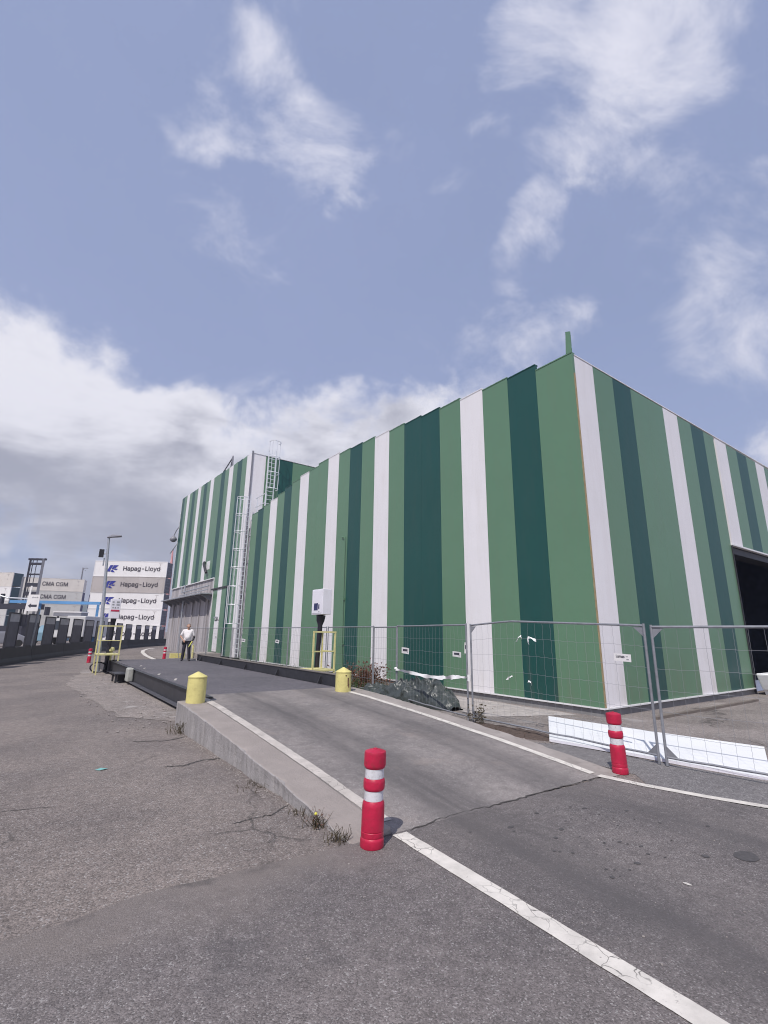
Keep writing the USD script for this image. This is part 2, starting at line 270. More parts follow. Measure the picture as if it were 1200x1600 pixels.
        N['tr'] = ('map_range', dict(range_type='smoothstep', from_min=.3, from_max=.72, to_min=.25, to_max=.9)); N['tx'] = ('math', dict(math_type='multiply')); N['mt'] = ('mix_color', dict(b=(.092, .084, .086), use_clamp=False))
        L += [('tn.fac', 'tr.value'), ('tr.result', 'tx.value1'), (prev, 'tx.value2'), ('tx.value', 'mt.fac'), (last, 'mt.a')]; last = 'mt.result'
    if dust:                                        # grit trodden over the joint from the older paving
        N.update({'ds': ('separate_xyz', {}), 'dn': ('noise_texture', dict(scale=1.6, detail=8., roughness=.68)), 'dm': ('math', dict(math_type='multiply_add', value2=1.5)), 'dr': ('map_range', dict(range_type='smoothstep', from_min=dust[0], from_max=dust[1], to_min=0., to_max=.85)),
                  'dx': ('map_range', dict(range_type='smoothstep', from_min=2.2, from_max=2.7, to_min=1., to_max=.12)), 'df': ('math', dict(math_type='multiply')), 'dc': ('mix_color', dict(b=dust[2], use_clamp=False))})
        L += [('g.position', 'ds.vector'), ('g.position', 'dn.vector'), ('dn.fac', 'dm.value1'), ('ds.y', 'dm.value3'), ('dm.value', 'dr.value'), ('ds.x', 'dx.value'), ('dr.result', 'df.value1'), ('dx.result', 'df.value2'), ('df.value', 'dc.fac'), (last, 'dc.a')]; last = 'dc.result'
        N.update({'sb': ('math', dict(math_type='subtract', value2=4.72)), 'sa': ('math', dict(math_type='absolute')), 'sr': ('map_range', dict(range_type='smoothstep', from_min=.02, from_max=.2, to_min=.75, to_max=0.)), 'sn': ('noise_texture', dict(scale=2.4, detail=8., roughness=.7)), 'sq': ('map_range', dict(range_type='smoothstep', from_min=.42, from_max=.62)), 'sm': ('math', dict(math_type='multiply')), 'sx2': ('math', dict(math_type='multiply')), 'sc': ('mix_color', dict(b=(.082, .073, .072), use_clamp=False))})
        L += [('dm.value', 'sb.value1'), ('sb.value', 'sa.value1'), ('sa.value', 'sr.value'), ('g.position', 'sn.vector'), ('sn.fac', 'sq.value'), ('sr.result', 'sm.value1'), ('sq.result', 'sm.value2'), ('sm.value', 'sx2.value1'), ('dx.result', 'sx2.value2'), ('sx2.value', 'sc.fac'), (last, 'sc.a')]; last = 'sc.result'
    L.append((last, 'p.base_color'))
    return usdkit.material(stage, '/World/Looks/' + name, N, L, surface='p.BSDF')
def road_paint(name, col, under, wear=.5):
    N = {'g': ('geometry', {}), 'n': ('noise_texture', dict(scale=38., detail=8., roughness=.75)), 'n1': ('noise_texture', dict(scale=2.2, detail=6., roughness=.7)), 'a': ('math', dict(math_type='multiply_add', value2=.55)),
         'r': ('map_range', dict(range_type='smoothstep', from_min=.78 + (1 - wear) * .2, from_max=.9 + (1 - wear) * .25)), 'x': ('mix_color', dict(a=col, b=under, use_clamp=False)),
         'wv': ('noise_texture', dict(scale=7., detail=4.)), 'ws': ('vector_math', dict(math_type='scale', scale=.12)), 'wa': ('vector_math', dict(math_type='add')), 'vc': ('voronoi_texture', dict(feature='distance_to_edge', scale=7.5)), 'rc': ('map_range', dict(range_type='smoothstep', from_min=.006, from_max=.03, to_min=.8, to_max=0.)),
         'ng': ('noise_texture', dict(scale=1.6, detail=3.)), 'rg': ('map_range', dict(range_type='smoothstep', from_min=.42, from_max=.6)), 'cg': ('math', dict(math_type='multiply')), 'mc': ('mix_color', dict(b=(.07, .065, .062), use_clamp=False)),
         'nt': ('noise_texture', dict(scale=5., detail=7., roughness=.65)), 'rt': ('map_range', dict(from_min=.3, from_max=.7, to_min=.78, to_max=1.1)), 'mt': ('vector_math', dict(math_type='scale')),
         'b': ('bump', dict(strength=.8, distance=.002)), 'p': ('principled_bsdf', dict(roughness=.75, specular_ior_level=.3))}
    L = [('g.position', 'n.vector'), ('g.position', 'n1.vector'), ('n1.fac', 'a.value1'), ('n.fac', 'a.value3'), ('a.value', 'r.value'), ('r.result', 'x.fac'),
         ('g.position', 'wv.vector'), ('wv.color', 'ws.vector1'), ('ws.vector', 'wa.vector1'), ('g.position', 'wa.vector2'), ('wa.vector', 'vc.vector'), ('vc.distance', 'rc.value'), ('g.position', 'ng.vector'), ('ng.fac', 'rg.value'), ('rc.result', 'cg.value1'), ('rg.result', 'cg.value2'),
         ('cg.value', 'mc.fac'), ('x.result', 'mc.a'), ('g.position', 'nt.vector'), ('nt.fac', 'rt.value'), ('mc.result', 'mt.vector1'), ('rt.result', 'mt.scale'), ('mt.vector', 'p.base_color'), ('n.fac', 'b.height'), ('b.normal', 'p.normal')]
    return usdkit.material(stage, '/World/Looks/' + name, N, L, surface='p.BSDF')
M = dict(
    green=plain('light_green_panel', (.108, .208, .128), .36, spec=.48, var=.045, scale=.35, bump=.012, bscale=.9, splash=(.135, .165, .115)), teal=plain('dark_teal_panel', (.010, .066, .058), .42, spec=.42, var=.06, scale=.35, bump=.012, bscale=.9, splash=(.05, .075, .065)), white=plain('white_panel', (.74, .715, .735), .42, spec=.5, var=.025, scale=.35, dirt=(.5, .47, .44), dirt_amt=.1, bump=.012, bscale=.9, splash=(.5, .46, .42)),
    trim=plain('white_trim', (.72, .71, .72), .4, var=.05, scale=2., dirt=(.4, .37, .33), dirt_amt=.3), foam=plain('tan_insulation_edge', (.33, .25, .14), .8, var=.25, scale=8.),
    backing=plain('panel_backing', (.06, .065, .065), .8), roof=plain('roof_sheet', (.45, .46, .47), .5), plinth=plain('plinth_concrete', (.22, .215, .22), .8, var=.18, scale=3., bump=.003, dirt=(.13, .12, .115), stretch=(1, 1, .4)),
    inside=plain('dark_interior', (.22, .25, .36), .8), concrete=plain('concrete', (.295, .262, .246), .85, var=.2, scale=2.2, bump=.006, bscale=40., dirt=(.17, .15, .14), dirt_amt=.6),
    concrete_streaked=plain('streaked_concrete', (.30, .28, .278), .85, var=.26, scale=4.2, bump=.012, bscale=34., dirt=(.15, .135, .13), dirt_amt=.75, stretch=(1.3, 1.3, .42), top=(.285, .248, .230)),
    wall_grey=plain('board_marked_concrete', (.34, .315, .325), .85, var=.5, scale=1.3, bump=.008, bscale=14., dirt=(.55, .52, .52), dirt_amt=.6, stretch=(1.8, 2.2, .10)),
    red=plain('red_plastic', (.44, .012, .05), .42, spec=.45, var=.2, scale=9., dirt=(.24, .03, .04), dirt_amt=.6, bump=.003, bscale=30.), band=plain('reflective_white_band', (.62, .61, .64), .3, var=.08, scale=14., dirt=(.33, .31, .31), dirt_amt=.7),
    yellow=plain('faded_yellow_paint', (.62, .55, .215), .55, var=.10, scale=7., bump=.002, bscale=90., dirt=(.44, .36, .13), dirt_amt=.5), yellow_rail=plain('pale_yellow_rail', (.62, .57, .27), .5, var=.14, scale=8., dirt=(.36, .26, .10), dirt_amt=.55),
    rust=plain('rust_patch', (.13, .07, .04), .85, var=.3, scale=20.), beam=plain('black_painted_steel', (.026, .026, .032), .48, var=.3, scale=4., dirt=(.07, .066, .07), dirt_amt=.55, bump=.002), flange=plain('worn_dark_steel', (.085, .085, .10), .5, var=.25, scale=3., dirt=(.05, .045, .045)),
    galv=plain('galvanised_steel', (.42, .43, .46), .42, metal=.55, var=.18, scale=12.), galv_dull=plain('dull_galvanised_tube', (.27, .275, .30), .5, metal=.4, var=.2, scale=10.), wire=plain('fence_wire', (.27, .27, .29), .5, metal=.3), bright=plain('bright_ladder_aluminium', (.70, .71, .74), .38, metal=.25, var=.06),
    cabinet=plain('white_cabinet', (.74, .72, .78), .38, var=.03, dirt=(.55, .52, .5), dirt_amt=.2), blackpaint=plain('black_pole_paint', (.016, .015, .025), .45, var=.2, scale=5.), screen=plain('dark_blue_screen', (.015, .018, .09), .15, var=.05), redsign=plain('sign_red', (.5, .04, .09), .5), ink=plain('dark_ink', (.05, .05, .07), .6), grey_ink=plain('grey_print', (.3, .3, .32), .6),
    sheet=plain('white_sheet_board', (.78, .78, .80), .45, var=.05, scale=1.2, dirt=(.6, .58, .56), dirt_amt=.25), tape=plain('white_plastic_tape', (.75, .74, .74), .4), tarp=plain('dark_green_tarpaulin', (.044, .052, .051), .36, spec=.55, var=.3, scale=4., bump=.008, bscale=22.),
    black_wall=plain('black_barrier', (.016, .016, .02), .6, var=.3, scale=2., dirt=(.035, .033, .036), dirt_amt=.5), mesh_dark=plain('dark_screen_board', (.10, .096, .115), .75, var=.2, scale=3., dirt=(.06, .06, .07)), mesh_grey=plain('grey_screen_board', (.34, .33, .35), .75, var=.15, scale=3.), frame_dark=plain('dark_frame', (.02, .02, .028), .55),
    cont_white=plain('white_container_paint', (.74, .715, .715), .45, var=.05, scale=.6, dirt=(.55, .5, .47), dirt_amt=.25, stretch=(1, 1, .4)), cont_grey=plain('greyish_container_paint', (.42, .38, .37), .5, var=.10, scale=.6, dirt=(.3, .26, .24), dirt_amt=.4, stretch=(1, 1, .4)), cont_cream=plain('cream_container_paint', (.60, .555, .52), .5, var=.06, scale=.6, dirt=(.42, .36, .32), dirt_amt=.3), cont_pale=plain('pale_grey_container_paint', (.50, .49, .485), .5, var=.06, scale=.6, dirt=(.34, .32, .3), dirt_amt=.35),
    cont_end=plain('dark_machinery_end', (.12, .12, .14), .6, var=.3, scale=2.), cont_teal=plain('dark_teal_container', (.05, .085, .10), .55), cont_navy=plain('navy_container', (.03, .03, .10), .5), logo=plain('container_blue_mark', (.030, .035, .26), .5), letters=plain('container_letter_grey', (.07, .06, .075), .5),
    blue=plain('blue_beam_paint', (.10, .26, .50), .45, var=.08, dirt=(.3, .4, .5), dirt_amt=.3), machine=plain('dark_machine_paint', (.035, .034, .05), .5, var=.2), machine_grey=plain('grey_machine_steel', (.20, .20, .23), .5), truck=plain('white_truck_paint', (.50, .49, .49), .35, var=.05, dirt=(.4, .37, .34), dirt_amt=.3), glass=plain('dark_windscreen', (.03, .035, .045), .12), tyre=plain('tyre_rubber', (.02, .02, .022), .8), cyan=plain('pale_blue_paint', (.15, .25, .32), .5),
    skin=plain('skin', (.42, .24, .17), .55), shirt=plain('white_shirt', (.72, .68, .68), .8, var=.06, scale=8.), trousers=plain('dark_trousers', (.022, .020, .034), .8), hair=plain('short_hair', (.09, .065, .055), .7), boots=plain('dark_boots', (.03, .025, .03), .6), hivis=plain('yellow_cloth', (.62, .62, .16), .8), bag=plain('black_cloth', (.012, .012, .018), .7),
    soil=plain('dark_soil', (.085, .06, .05), .95, var=.4, scale=14., bump=.02, bscale=45., dirt=(.18, .15, .13)), stone=plain('pale_pebble', (.27, .24, .225), .85, var=.3, scale=30.), hill=plain('wooded_hill', (.05, .07, .05), .95, var=.3, scale=.02), spire=plain('red_mast_paint', (.60, .30, .30), .6),
    crackfill=plain('crack_dirt', (.06, .054, .052), .95), wood=plain('weathered_timber', (.15, .125, .11), .9, var=.25, scale=6., stretch=(.4, 3, 3)), litter=plain('teal_litter', (.16, .38, .36), .5))
def leaf(name, c1, c2):
    N = {'o': ('geometry', {}), 'x': ('mix_color', dict(a=c1, b=c2)), 'p': ('principled_bsdf', dict(roughness=.6, specular_ior_level=.3)), 't': ('translucent_bsdf', {}), 'm': ('mix_closure', dict(fac=.25))}
    return usdkit.material(stage, '/World/Looks/' + name, N, [('o.random_per_island', 'x.fac'), ('x.result', 'p.base_color'), ('x.result', 't.color'), ('p.BSDF', 'm.closure1'), ('t.BSDF', 'm.closure2')], surface='m.closure')
M['dry'] = leaf('dry_stems', (.16, .075, .05), (.24, .17, .10)); M['weed'] = leaf('green_weed', (.06, .10, .035), (.17, .17, .08)); M['straw'] = leaf('straw', (.085, .068, .042), (.17, .14, .085)); M['flower'] = plain('yellow_flower', (.6, .55, .08), .7)
A = dict(old=asphalt('old_asphalt', (.225, .190, .173), (.155, .132, .125), .40, .006, 88., .5, crack=.5, stain=(.115, .10, .095), stain_amt=.6),
         new=asphalt('dark_asphalt', (.178, .156, .152), (.128, .114, .115), .38, .0045, 125., .7, crack=0., stain=(.075, .07, .074), stain_amt=.5, tyre=((3.6, .9), (5.4, .7)), dust=(3.75, 4.9, (.195, .166, .152))),
         side=asphalt('grey_asphalt', (.18, .168, .170), (.15, .14, .143), .35, .004, 90., .6, stain=(.2, .19, .18), stain_amt=.4),
         ramp=asphalt('ramp_asphalt', (.240, .214, .206), (.172, .155, .153), .2, .0025, 120., .9, tyre=((3.85, .75), (5.35, .55)), stain=(.30, .25, .225), stain_amt=.55),
         deck=asphalt('deck_coating', (.115, .106, .120), (.088, .082, .094), .18, .002, 130., .8, stain=(.12, .112, .116), stain_amt=.5),
         yard=asphalt('yard_concrete', (.25, .218, .205), (.175, .152, .143), .25, .005, 60., .7, crack=.6, stain=(.36, .34, .33), stain_amt=.6))
PAINT = dict(bright=road_paint('white_road_paint', (.62, .58, .535), (.20, .18, .175), .6), worn=road_paint('worn_road_paint', (.50, .455, .42), (.17, .155, .15), .55))
# ------------------------------------------------------------------ ground, pavements and markings
S = 'structure'
g = MB(); g.sheet([(-1500, -1500, 0), (1500, -1500, 0), (1500, 2400, 0), (-1500, 2400, 0)])
obj('ground', g, A['old'], kind=S, label='old brownish asphalt running left of the ramp to the far barrier', cat='ground')
def wavy(p, q, n, amp, seed):
    r = np.random.default_rng(seed); P = np.array(p) + (np.array(q) - np.array(p)) * np.linspace(0, 1, n)[:, None]
    d = np.array(q) - np.array(p); nrm = np.array([-d[1], d[0]]) / np.linalg.norm(d); k = meshkit.fbm(np.column_stack([np.linspace(0, n / 3., n), np.full(n, seed * 1.7), np.zeros(n)]), 4, seed) - .5
    return [tuple(a + nrm * amp * 2 * b) for a, b in zip(P, k)]
edge = wavy((-22, 4.1), (2.45, 3.86), 150, .14, 3) + wavy((2.45, 3.86), (6.12, 3.74), 40, .05, 4)
obj('asphalt_patch', MB().sheet([(x, y, .008) for x, y in [(-22, -18), (6.9, -18)] + [(6.55, -3), (6.5, 1.9), (6.3, 3.0)] + edge[::-1]]), A['new'], kind=S, label='smooth darker asphalt patch in front of the ramp', cat='asphalt')
obj('side_pavement', MB().sheet([(x, y, .004) for x, y in [(5.0, -18), (8.2, -18), (7.9, 1.5), (7.55, 3.6), (7.4, 5.2), (6.75, 5.9), (6.62, 3.6), (6.0, 3.0)]]), A['side'], kind=S, label='grey worn strip of pavement outside the mesh fence', cat='pavement')
obj('yard', MB().sheet([(x, y, .0035) for x, y in [(7.95, 1.4), (40, 1.2), (40, 6.3), (10.6, 6.3), (10.6, 30), (6.55, 30), (6.56, 8.2), (7.2, 6.6), (7.6, 3.8)]]), A['yard'], kind=S, label='patchy concrete yard inside the mesh fence beside the hall', cat='yard')
ap = wavy((8.35, 7.7), (10.3, 6.8), 14, .12, 8) + wavy((10.35, 7.1), (10.36, 11.5), 20, .08, 9) + wavy((10.2, 11.6), (8.5, 9.6), 14, .15, 10)
dp = wavy((3.02, 9.95), (1.9, 11.5), 12, .12, 51) + wavy((1.75, 11.6), (1.35, 19.5), 40, .22, 52) + wavy((1.4, 19.6), (2.3, 25.6), 30, .2, 53) + wavy((2.4, 25.7), (3.05, 25.4), 6, .05, 54)
obj('dusty_strip', MB().sheet([(x, y, .006) for x, y in dp + [(3.35, 25), (3.35, 10)]]), asphalt('dusty_ground', (.275, .236, .215), (.20, .172, .158), .32, .007, 45., 1.1, stain=(.46, .43, .41), stain_amt=.75), kind=S, label='pale dusty ground along the left side of the weighbridge', cat='ground')
obj('concrete_apron', MB().sheet([(x, y, .009) for x, y in ap]), plain('pale_apron', (.38, .345, .33), .9, var=.25, scale=4., bump=.006, dirt=(.2, .17, .15), dirt_amt=.7), kind=S, label='pale broken concrete apron at the foot of the hall', cat='concrete apron')
# ramp: a cast body with two shoulders and a running surface between them
PROF = np.array([(3.80, .004), (4.5, .075), (5.4, .165), (7.2, .305), (9.0, .42), (10.36, .475)])
rz = lambda y: np.interp(y, PROF[:, 0], PROF[:, 1])
ramp = thing('access_ramp', 'sloping truck ramp with concrete kerbs leading up to the weighbridge', 'ramp', kind=S)
def shoulder(x0, x1, y0, y1, seed, face):
    ny, w = 120, 7; ys = np.linspace(y0, y1, ny); V = []
    nz = meshkit.fbm(np.column_stack([ys * 3, np.full(ny, seed), np.zeros(ny)]), 4, seed) - .5; n2 = meshkit.fbm(np.column_stack([ys * 7, np.full(ny, seed + 5), np.zeros(ny)]), 4, seed) - .5
    for y, a, b in zip(ys, nz, n2):
        z = max(rz(y) + .002, .004); lip = .012 + .07 * max(b, 0) * (z > .05)
        o = x0 + (a * .04 + max(b - .12, 0) * .10) * face if face > 0 else x1 + a * .03
        inn = x1 if face > 0 else x0; s = face
        V.append([(o, y, -.05), (o + .004 * s + a * .012, y, max(z * .5, .001)), (o + b * .01, y, z - lip), (o + s * lip * .6, y, z - lip * .3), (o + s * lip * 1.6, y, z), ((o + inn) / 2, y, z + .002 * a), (inn, y, z)])
    V = np.array(V).reshape(-1, 3); i = np.arange(ny * w).reshape(ny, w); a, b, c, d = i[:-1, :-1].ravel(), i[:-1, 1:].ravel(), i[1:, 1:].ravel(), i[1:, :-1].ravel()
    F = np.vstack([np.stack([a, b, c], 1), np.stack([a, c, d], 1)])
    if face > 0: F = F[:, ::-1]
    V = np.vstack([V, [V[(ny - 1) * w:].mean(0)]]); e = len(V) - 1; L = (ny - 1) * w
    cap = [[L + k, L + k + 1, e] for k in range(w - 1)]
    return MB().raw(V, np.vstack([F, cap]))
obj('kerb', shoulder(2.47, 2.90, 3.82, 9.86, 2, 1), M['concrete_streaked'], ramp, label='thick streaked concrete kerb on the yellow bollard side')
obj('kerb', shoulder(6.10, 6.56, 3.70, 10.36, 5, -1), M['concrete'], ramp)
def surf(x0, x1, y0, y1, dz, nx=14, ny=90, seed=1, amp=.003):
    V, F = grid(x0, x1, nx, y0, y1, ny, lambda X, Y: rz(Y) + dz + amp * (meshkit.fbm(np.stack([X * .8, Y * .8, X * 0], -1), 4, seed) - .5)); return MB().raw(V, F)
obj('running_surface', surf(2.88, 6.12, 3.80, 10.36, .0035), A['ramp'], ramp)
obj('body', MB().hexa([(2.9, 9.0, -.1), (6.1, 9.0, -.1), (6.1, 10.36, -.1), (2.9, 10.36, -.1), (2.9, 9.0, .40), (6.1, 9.0, .40), (6.1, 10.355, .465), (2.9, 10.355, .465)]), M['concrete'], ramp)
# painted lines
def strip(pts, w, z, n=None):
    P = np.array(pts, float); d = np.gradient(P[:, :2], axis=0); d /= np.linalg.norm(d, axis=1, keepdims=True); nr = np.column_stack([-d[:, 1], d[:, 0]])
    jl = (meshkit.fbm(np.column_stack([np.arange(len(P)) * .7, P[:, 0], P[:, 1]]), 3, 3) - .5) * .02; zz = z(P[:, 0], P[:, 1]) if callable(z) else np.full(len(P), z)
    a = np.column_stack([P[:, :2] + nr * (w / 2 + jl)[:, None], zz]); b = np.column_stack([P[:, :2] - nr * (w / 2 - jl[::-1])[:, None], zz]); V = np.empty((2 * len(P), 3)); V[0::2] = b; V[1::2] = a
    F = []
    for i in range(len(P) - 1): F += [[2 * i, 2 * i + 3, 2 * i + 1], [2 * i, 2 * i + 2, 2 * i + 3]]
    return MB().raw(V, F)
lin = lambda p, q, n=60: [tuple(np.array(p) + (np.array(q) - np.array(p)) * t) for t in np.linspace(0, 1, n)]
onr = lambda x, y: rz(y) + .0085
obj('road_marking', strip(lin((2.55, -3.0), (2.93, 3.77), 70), .15, .013), PAINT['bright'], kind=S, label='cracked white line running from the front bollard to the bottom of the picture', cat='road marking')
obj('road_marking', strip(lin((2.965, 4.02), (2.95, 7.0)) + lin((2.95, 7.05), (2.965, 9.95)), .135, onr), PAINT['worn'], kind=S, label='worn white line along the left kerb of the ramp', cat='road marking')
obj('road_marking', strip(lin((6.14, 3.9), (6.05, 10.0), 70), .125, onr), PAINT['bright'], kind=S, label='white line along the right side of the ramp', cat='road marking')
obj('road_marking', strip([(9.6, -3.6), (8.6, -1.7), (7.6, .2), (7.0, 1.3), (6.62, 2.02), (6.38, 2.7), (6.22, 3.3), (6.15, 3.82)], .125, .0135), PAINT['bright'], kind=S, label='white line curving away right of the second red bollard', cat='road marking')
obj('road_marking', strip([(6.55, 30.3), (6.62, 31.8), (6.8, 34.6), (7.2, 38.8), (7.9, 44), (8.7, 48.4), (9.7, 52.2), (11, 55.5)], .28, .012), PAINT['bright'], kind=S, label='curved white kerb line of the far island by the hall', cat='road marking')
obj('island', MB().sheet([(x, y, .008) for x, y in [(6.8, 30.6), (6.9, 32), (7.3, 37), (8.4, 45), (9.4, 49.6), (10.3, 53), (10.5, 30)]]), A['yard'], kind=S, label='dusty island between the far white line and the concrete wall', cat='island')
# joints, cracks, spots
def crack(pts, w, z, seed):
    P = []
    r = np.random.default_rng(seed)
    for a, b in zip(pts[:-1], pts[1:]):
        for t in np.linspace(0, 1, 12, endpoint=False): P.append(np.array(a) * (1 - t) + np.array(b) * t + r.normal(0, .012, 2))
    P = np.array(P); ww = w * (.4 + r.random(len(P))); ww[0] = ww[-1] = .002; d = np.gradient(P, axis=0); d /= np.linalg.norm(d, axis=1, keepdims=True); nr = np.column_stack([-d[:, 1], d[:, 0]])
    V = np.empty((2 * len(P), 3)); V[0::2, :2] = P - nr * ww[:, None] / 2; V[1::2, :2] = P + nr * ww[:, None] / 2; V[:, 2] = z; F = []
    for i in range(len(P) - 1): F += [[2 * i, 2 * i + 3, 2 * i + 1], [2 * i, 2 * i + 2, 2 * i + 3]]
    return MB().raw(V, F)
ck = MB()
for i, (p, w, z) in enumerate([(([2.46, 7.23], [2.2, 7.25], [1.95, 7.1], [1.7, 7.2]), .035, .004), (([2.44, 5.0], [2.2, 4.83], [2.0, 4.85], [1.8, 4.8]), .016, .004), (([2.45, 8.95], [2.1, 8.8], [1.6, 9.0]), .04, .004),
        (([6.1, 3.76], [5.2, 3.80], [4.3, 3.80], [3.7, 3.86], [3.0, 3.78]), .02, .0125), (([-2.2, 6.5], [-1.2, 6.1], [-.3, 6.4], [.6, 6.2]), .012, .004)]): c_ = crack(p, w, z, i); ck.raw(np.vstack(c_.v), c_.f[0])
obj('asphalt_crack', ck, M['crackfill'], kind='stuff', label='dirt filled cracks and joints in the asphalt by the ramp', cat='crack')
sp = MB()
r = np.random.default_rng(5)
def blot(cx, cy, rad, z, seed, asp=1.0):
    a = np.arange(18) / 18 * 2 * np.pi; q = np.random.default_rng(seed); k = rad * (.75 + .45 * q.random(18)); k = (k + np.roll(k, 1) + np.roll(k, -1)) / 3
    V = np.vstack([[cx, cy, z], np.column_stack([cx + np.cos(a) * k * asp, cy + np.sin(a) * k, np.full(18, z)])]); return V, [[0, 1 + i, 1 + (i + 1) % 18] for i in range(18)]
sp.raw(*blot(4.98, 1.86, .085, .0115, 1, 1.4)); sp.raw(*blot(4.7, 2.05, .03, .0115, 2))
for k in range(46): sp.raw(*blot(4.4 + r.normal(0, .55), 2.75 + r.normal(0, .36), .005 + .02 * r.random() ** 2, .0115, 10 + k, 1 + r.random()))
obj('oil_spot', sp, plain('oil_stain', (.072, .066, .068), .75, var=.3, scale=30.), kind='stuff', label='dark oil drips spattered over the dark asphalt', cat='oil stain')
obj('paint_fleck', MB().raw(*[np.array(blot(4.09, 1.93, .03, .0125, 77, .5)[0]) + 0, blot(4.09, 1.93, .03, .0125, 77)[1]]), PAINT['bright'], label='small white paint fleck on the dark asphalt at the right', cat='paint mark')
peb = MB(); r = np.random.default_rng(12); ico = trimesh.creation.icosphere(subdivisions=0)
def pebble(x, y, z, s):
    v = ico.vertices * (s * (.6 + .8 * r.random(3))) * [1, 1, .6]; a = r.random() * 6.28; c, q = math.cos(a), math.sin(a); v = v @ np.array([[c, q, 0], [-q, c, 0], [0, 0, 1]]); peb.raw(v + [x, y, z + s * .3], ico.faces)
for k in range(330):                                             # grit gathered along the kerb foot
    y = 4.0 + 6 * r.random(); pebble(2.46 - abs(r.normal(0, .09)), y, 0, .004 + .012 * r.random() ** 2)
for k in range(420): pebble(1.4 + 1.6 * r.random(), 9.9 + 12 * r.random() ** 1.5, .006, .006 + .022 * r.random() ** 3)
for k in range(380): pebble(-4 + 6.2 * r.random(), 4.1 + 8 * r.random(), 0, .003 + .007 * r.random() ** 3)
for k in range(200): pebble(1 + 5 * r.random(), 1.2 + 2.5 * r.random(), .008, .003 + .005 * r.random() ** 3)
for k in range(300): pebble(6.8 + 1.2 * r.random(), 5.2 + 3.2 * r.random(), .01, .005 + .02 * r.random() ** 3)
for k in range(160): pebble(8.2 + 2.2 * r.random(), 6.4 + 6 * r.random(), .008, .004 + .022 * r.random() ** 3)
obj('loose_gravel', peb, M['stone'], kind='stuff', label='loose grit and pebbles along the kerb and the yard edge', cat='gravel')
def heap(x0, x1, y0, y1, n, h, seed, shape):
    def zf(X, Y):
        u, v = (X - x0) / (x1 - x0) * 2 - 1, (Y - y0) / (y1 - y0) * 2 - 1; f = np.clip(1 - shape(u, v), 0, 1)
        return h * f ** .7 * (.4 + 1.1 * meshkit.fbm(np.stack([X * 6, Y * 6, X * 0], -1), 5, seed)) - .01
    return MB().raw(*grid(x0, x1, n, y0, y1, n, zf))
obj('soil_patch', heap(6.62, 7.75, 5.1, 8.3, 70, .075, 4, lambda u, v: (u - .35 + .55 * (v)) ** 2 * 1.6 + v ** 2), M['soil'], kind='stuff', label='dark soil spilled along the ramp edge under the fence', cat='soil')
obj('kerb_board', MB().box(11.3, 17.2, 5.52, 5.62, 0, .06), M['wood'], label='low weathered board lying along the right side of the hall', cat='board')
t = thing('litter_scrap', 'small teal scrap of plastic on the old asphalt', 'litter', (1.05, 7.45, .004))
obj('film', MB().raw([(1.02, 7.42, .006), (1.07, 7.41, .015), (1.12, 7.46, .008), (1.04, 7.50, .015), (.97, 7.47, .006)], [[0, 1, 3], [1, 2, 3], [0, 3, 4]]), M['litter'], t)
hl = MB(); hx = np.linspace(-420, 420, 120); prof = 60 + 90 * meshkit.fbm(np.column_stack([hx / 130, hx * 0, hx * 0]), 5, 9)
V = []
for x, h in zip(hx, prof):
    for k, (dy, f) in enumerate([(-160, 0), (-60, .62), (0, 1.), (140, 0)]): V.append((x - 60, 1950 + dy, h * f - 2))
i = np.arange(120 * 4).reshape(120, 4); a, b, c, d = i[:-1, :-1].ravel(), i[1:, :-1].ravel(), i[1:, 1:].ravel(), i[:-1, 1:].ravel()
hl.raw(V, np.vstack([np.stack([a, b, c], 1), np.stack([a, c, d], 1)]))
obj('hill', hl, M['hill'], kind=S, label='distant wooded hill behind the container stacks', cat='hill')

# ------------------------------------------------------------------ low striped hall
KX, KY = 10.53, 6.26
hall = thing('striped_hall', 'low industrial hall clad in green, dark teal and white vertical panels', 'building', (KX, KY, 0))
SB = [0, 1.15, 2.15, 3.15, 4.14, 5.15, 6.14, 7.13, 8.1, 9.1, 10.05, 11.03, 12, 13, 14, 15, 16, 17, 17.9, 18.85, 19.85, 20.85, 21.75, 22.75]
SC = 'GTGWGTTGWGTGWGGWGTGWGTG'
SZ = [8.98, 9.17, 9.22, 9.29, 9.36, 9.43, 9.49, 9.55, 9.61, 9.67, 9.72, 9.77, 9.86, 9.86, 9.76, 9.74, 9.62, 9.53, 9.36, 9.21, 9.10, 9.02, 8.94]
PM = {'G': 'green', 'T': 'teal', 'W': 'white'}
for k, c in enumerate(SC):
    y0, y1 = KY + SB[k] + .002, KY + SB[k + 1] - .002
    obj('cladding_panel', MB().box(KX, KX + .09, y0, y1, .20, SZ[k]), M[PM[c]], hall)
    obj('coping', MB().box(KX - .012, KX + .13, y0, y1, SZ[k] + .001, SZ[k] + .03), M[PM[c]], hall)
FC = 'WGTGGWGTGWGTGWGTGGWGTG'
OX0, OX1, OZ = KX + 8.86, KX + 15, 4.87
for k, c in enumerate(FC):
    x0, x1 = KX + k + .002 + (.085 if k == 0 else 0), KX + k + .998
    z0 = OZ + .06 if x0 > OX0 - .4 and x1 < OX1 + .2 else .20
    obj('cladding_panel', MB().box(x0, min(x1, OX0) if k == 8 else x1, KY + .02, KY + .11, z0, 8.955 - .006 * k), M[PM[c]], hall)
obj('insulation_edge', MB().box(KX + .012, KX + .084, KY - .004, KY + .018, .2, 8.4), M['foam'], hall)
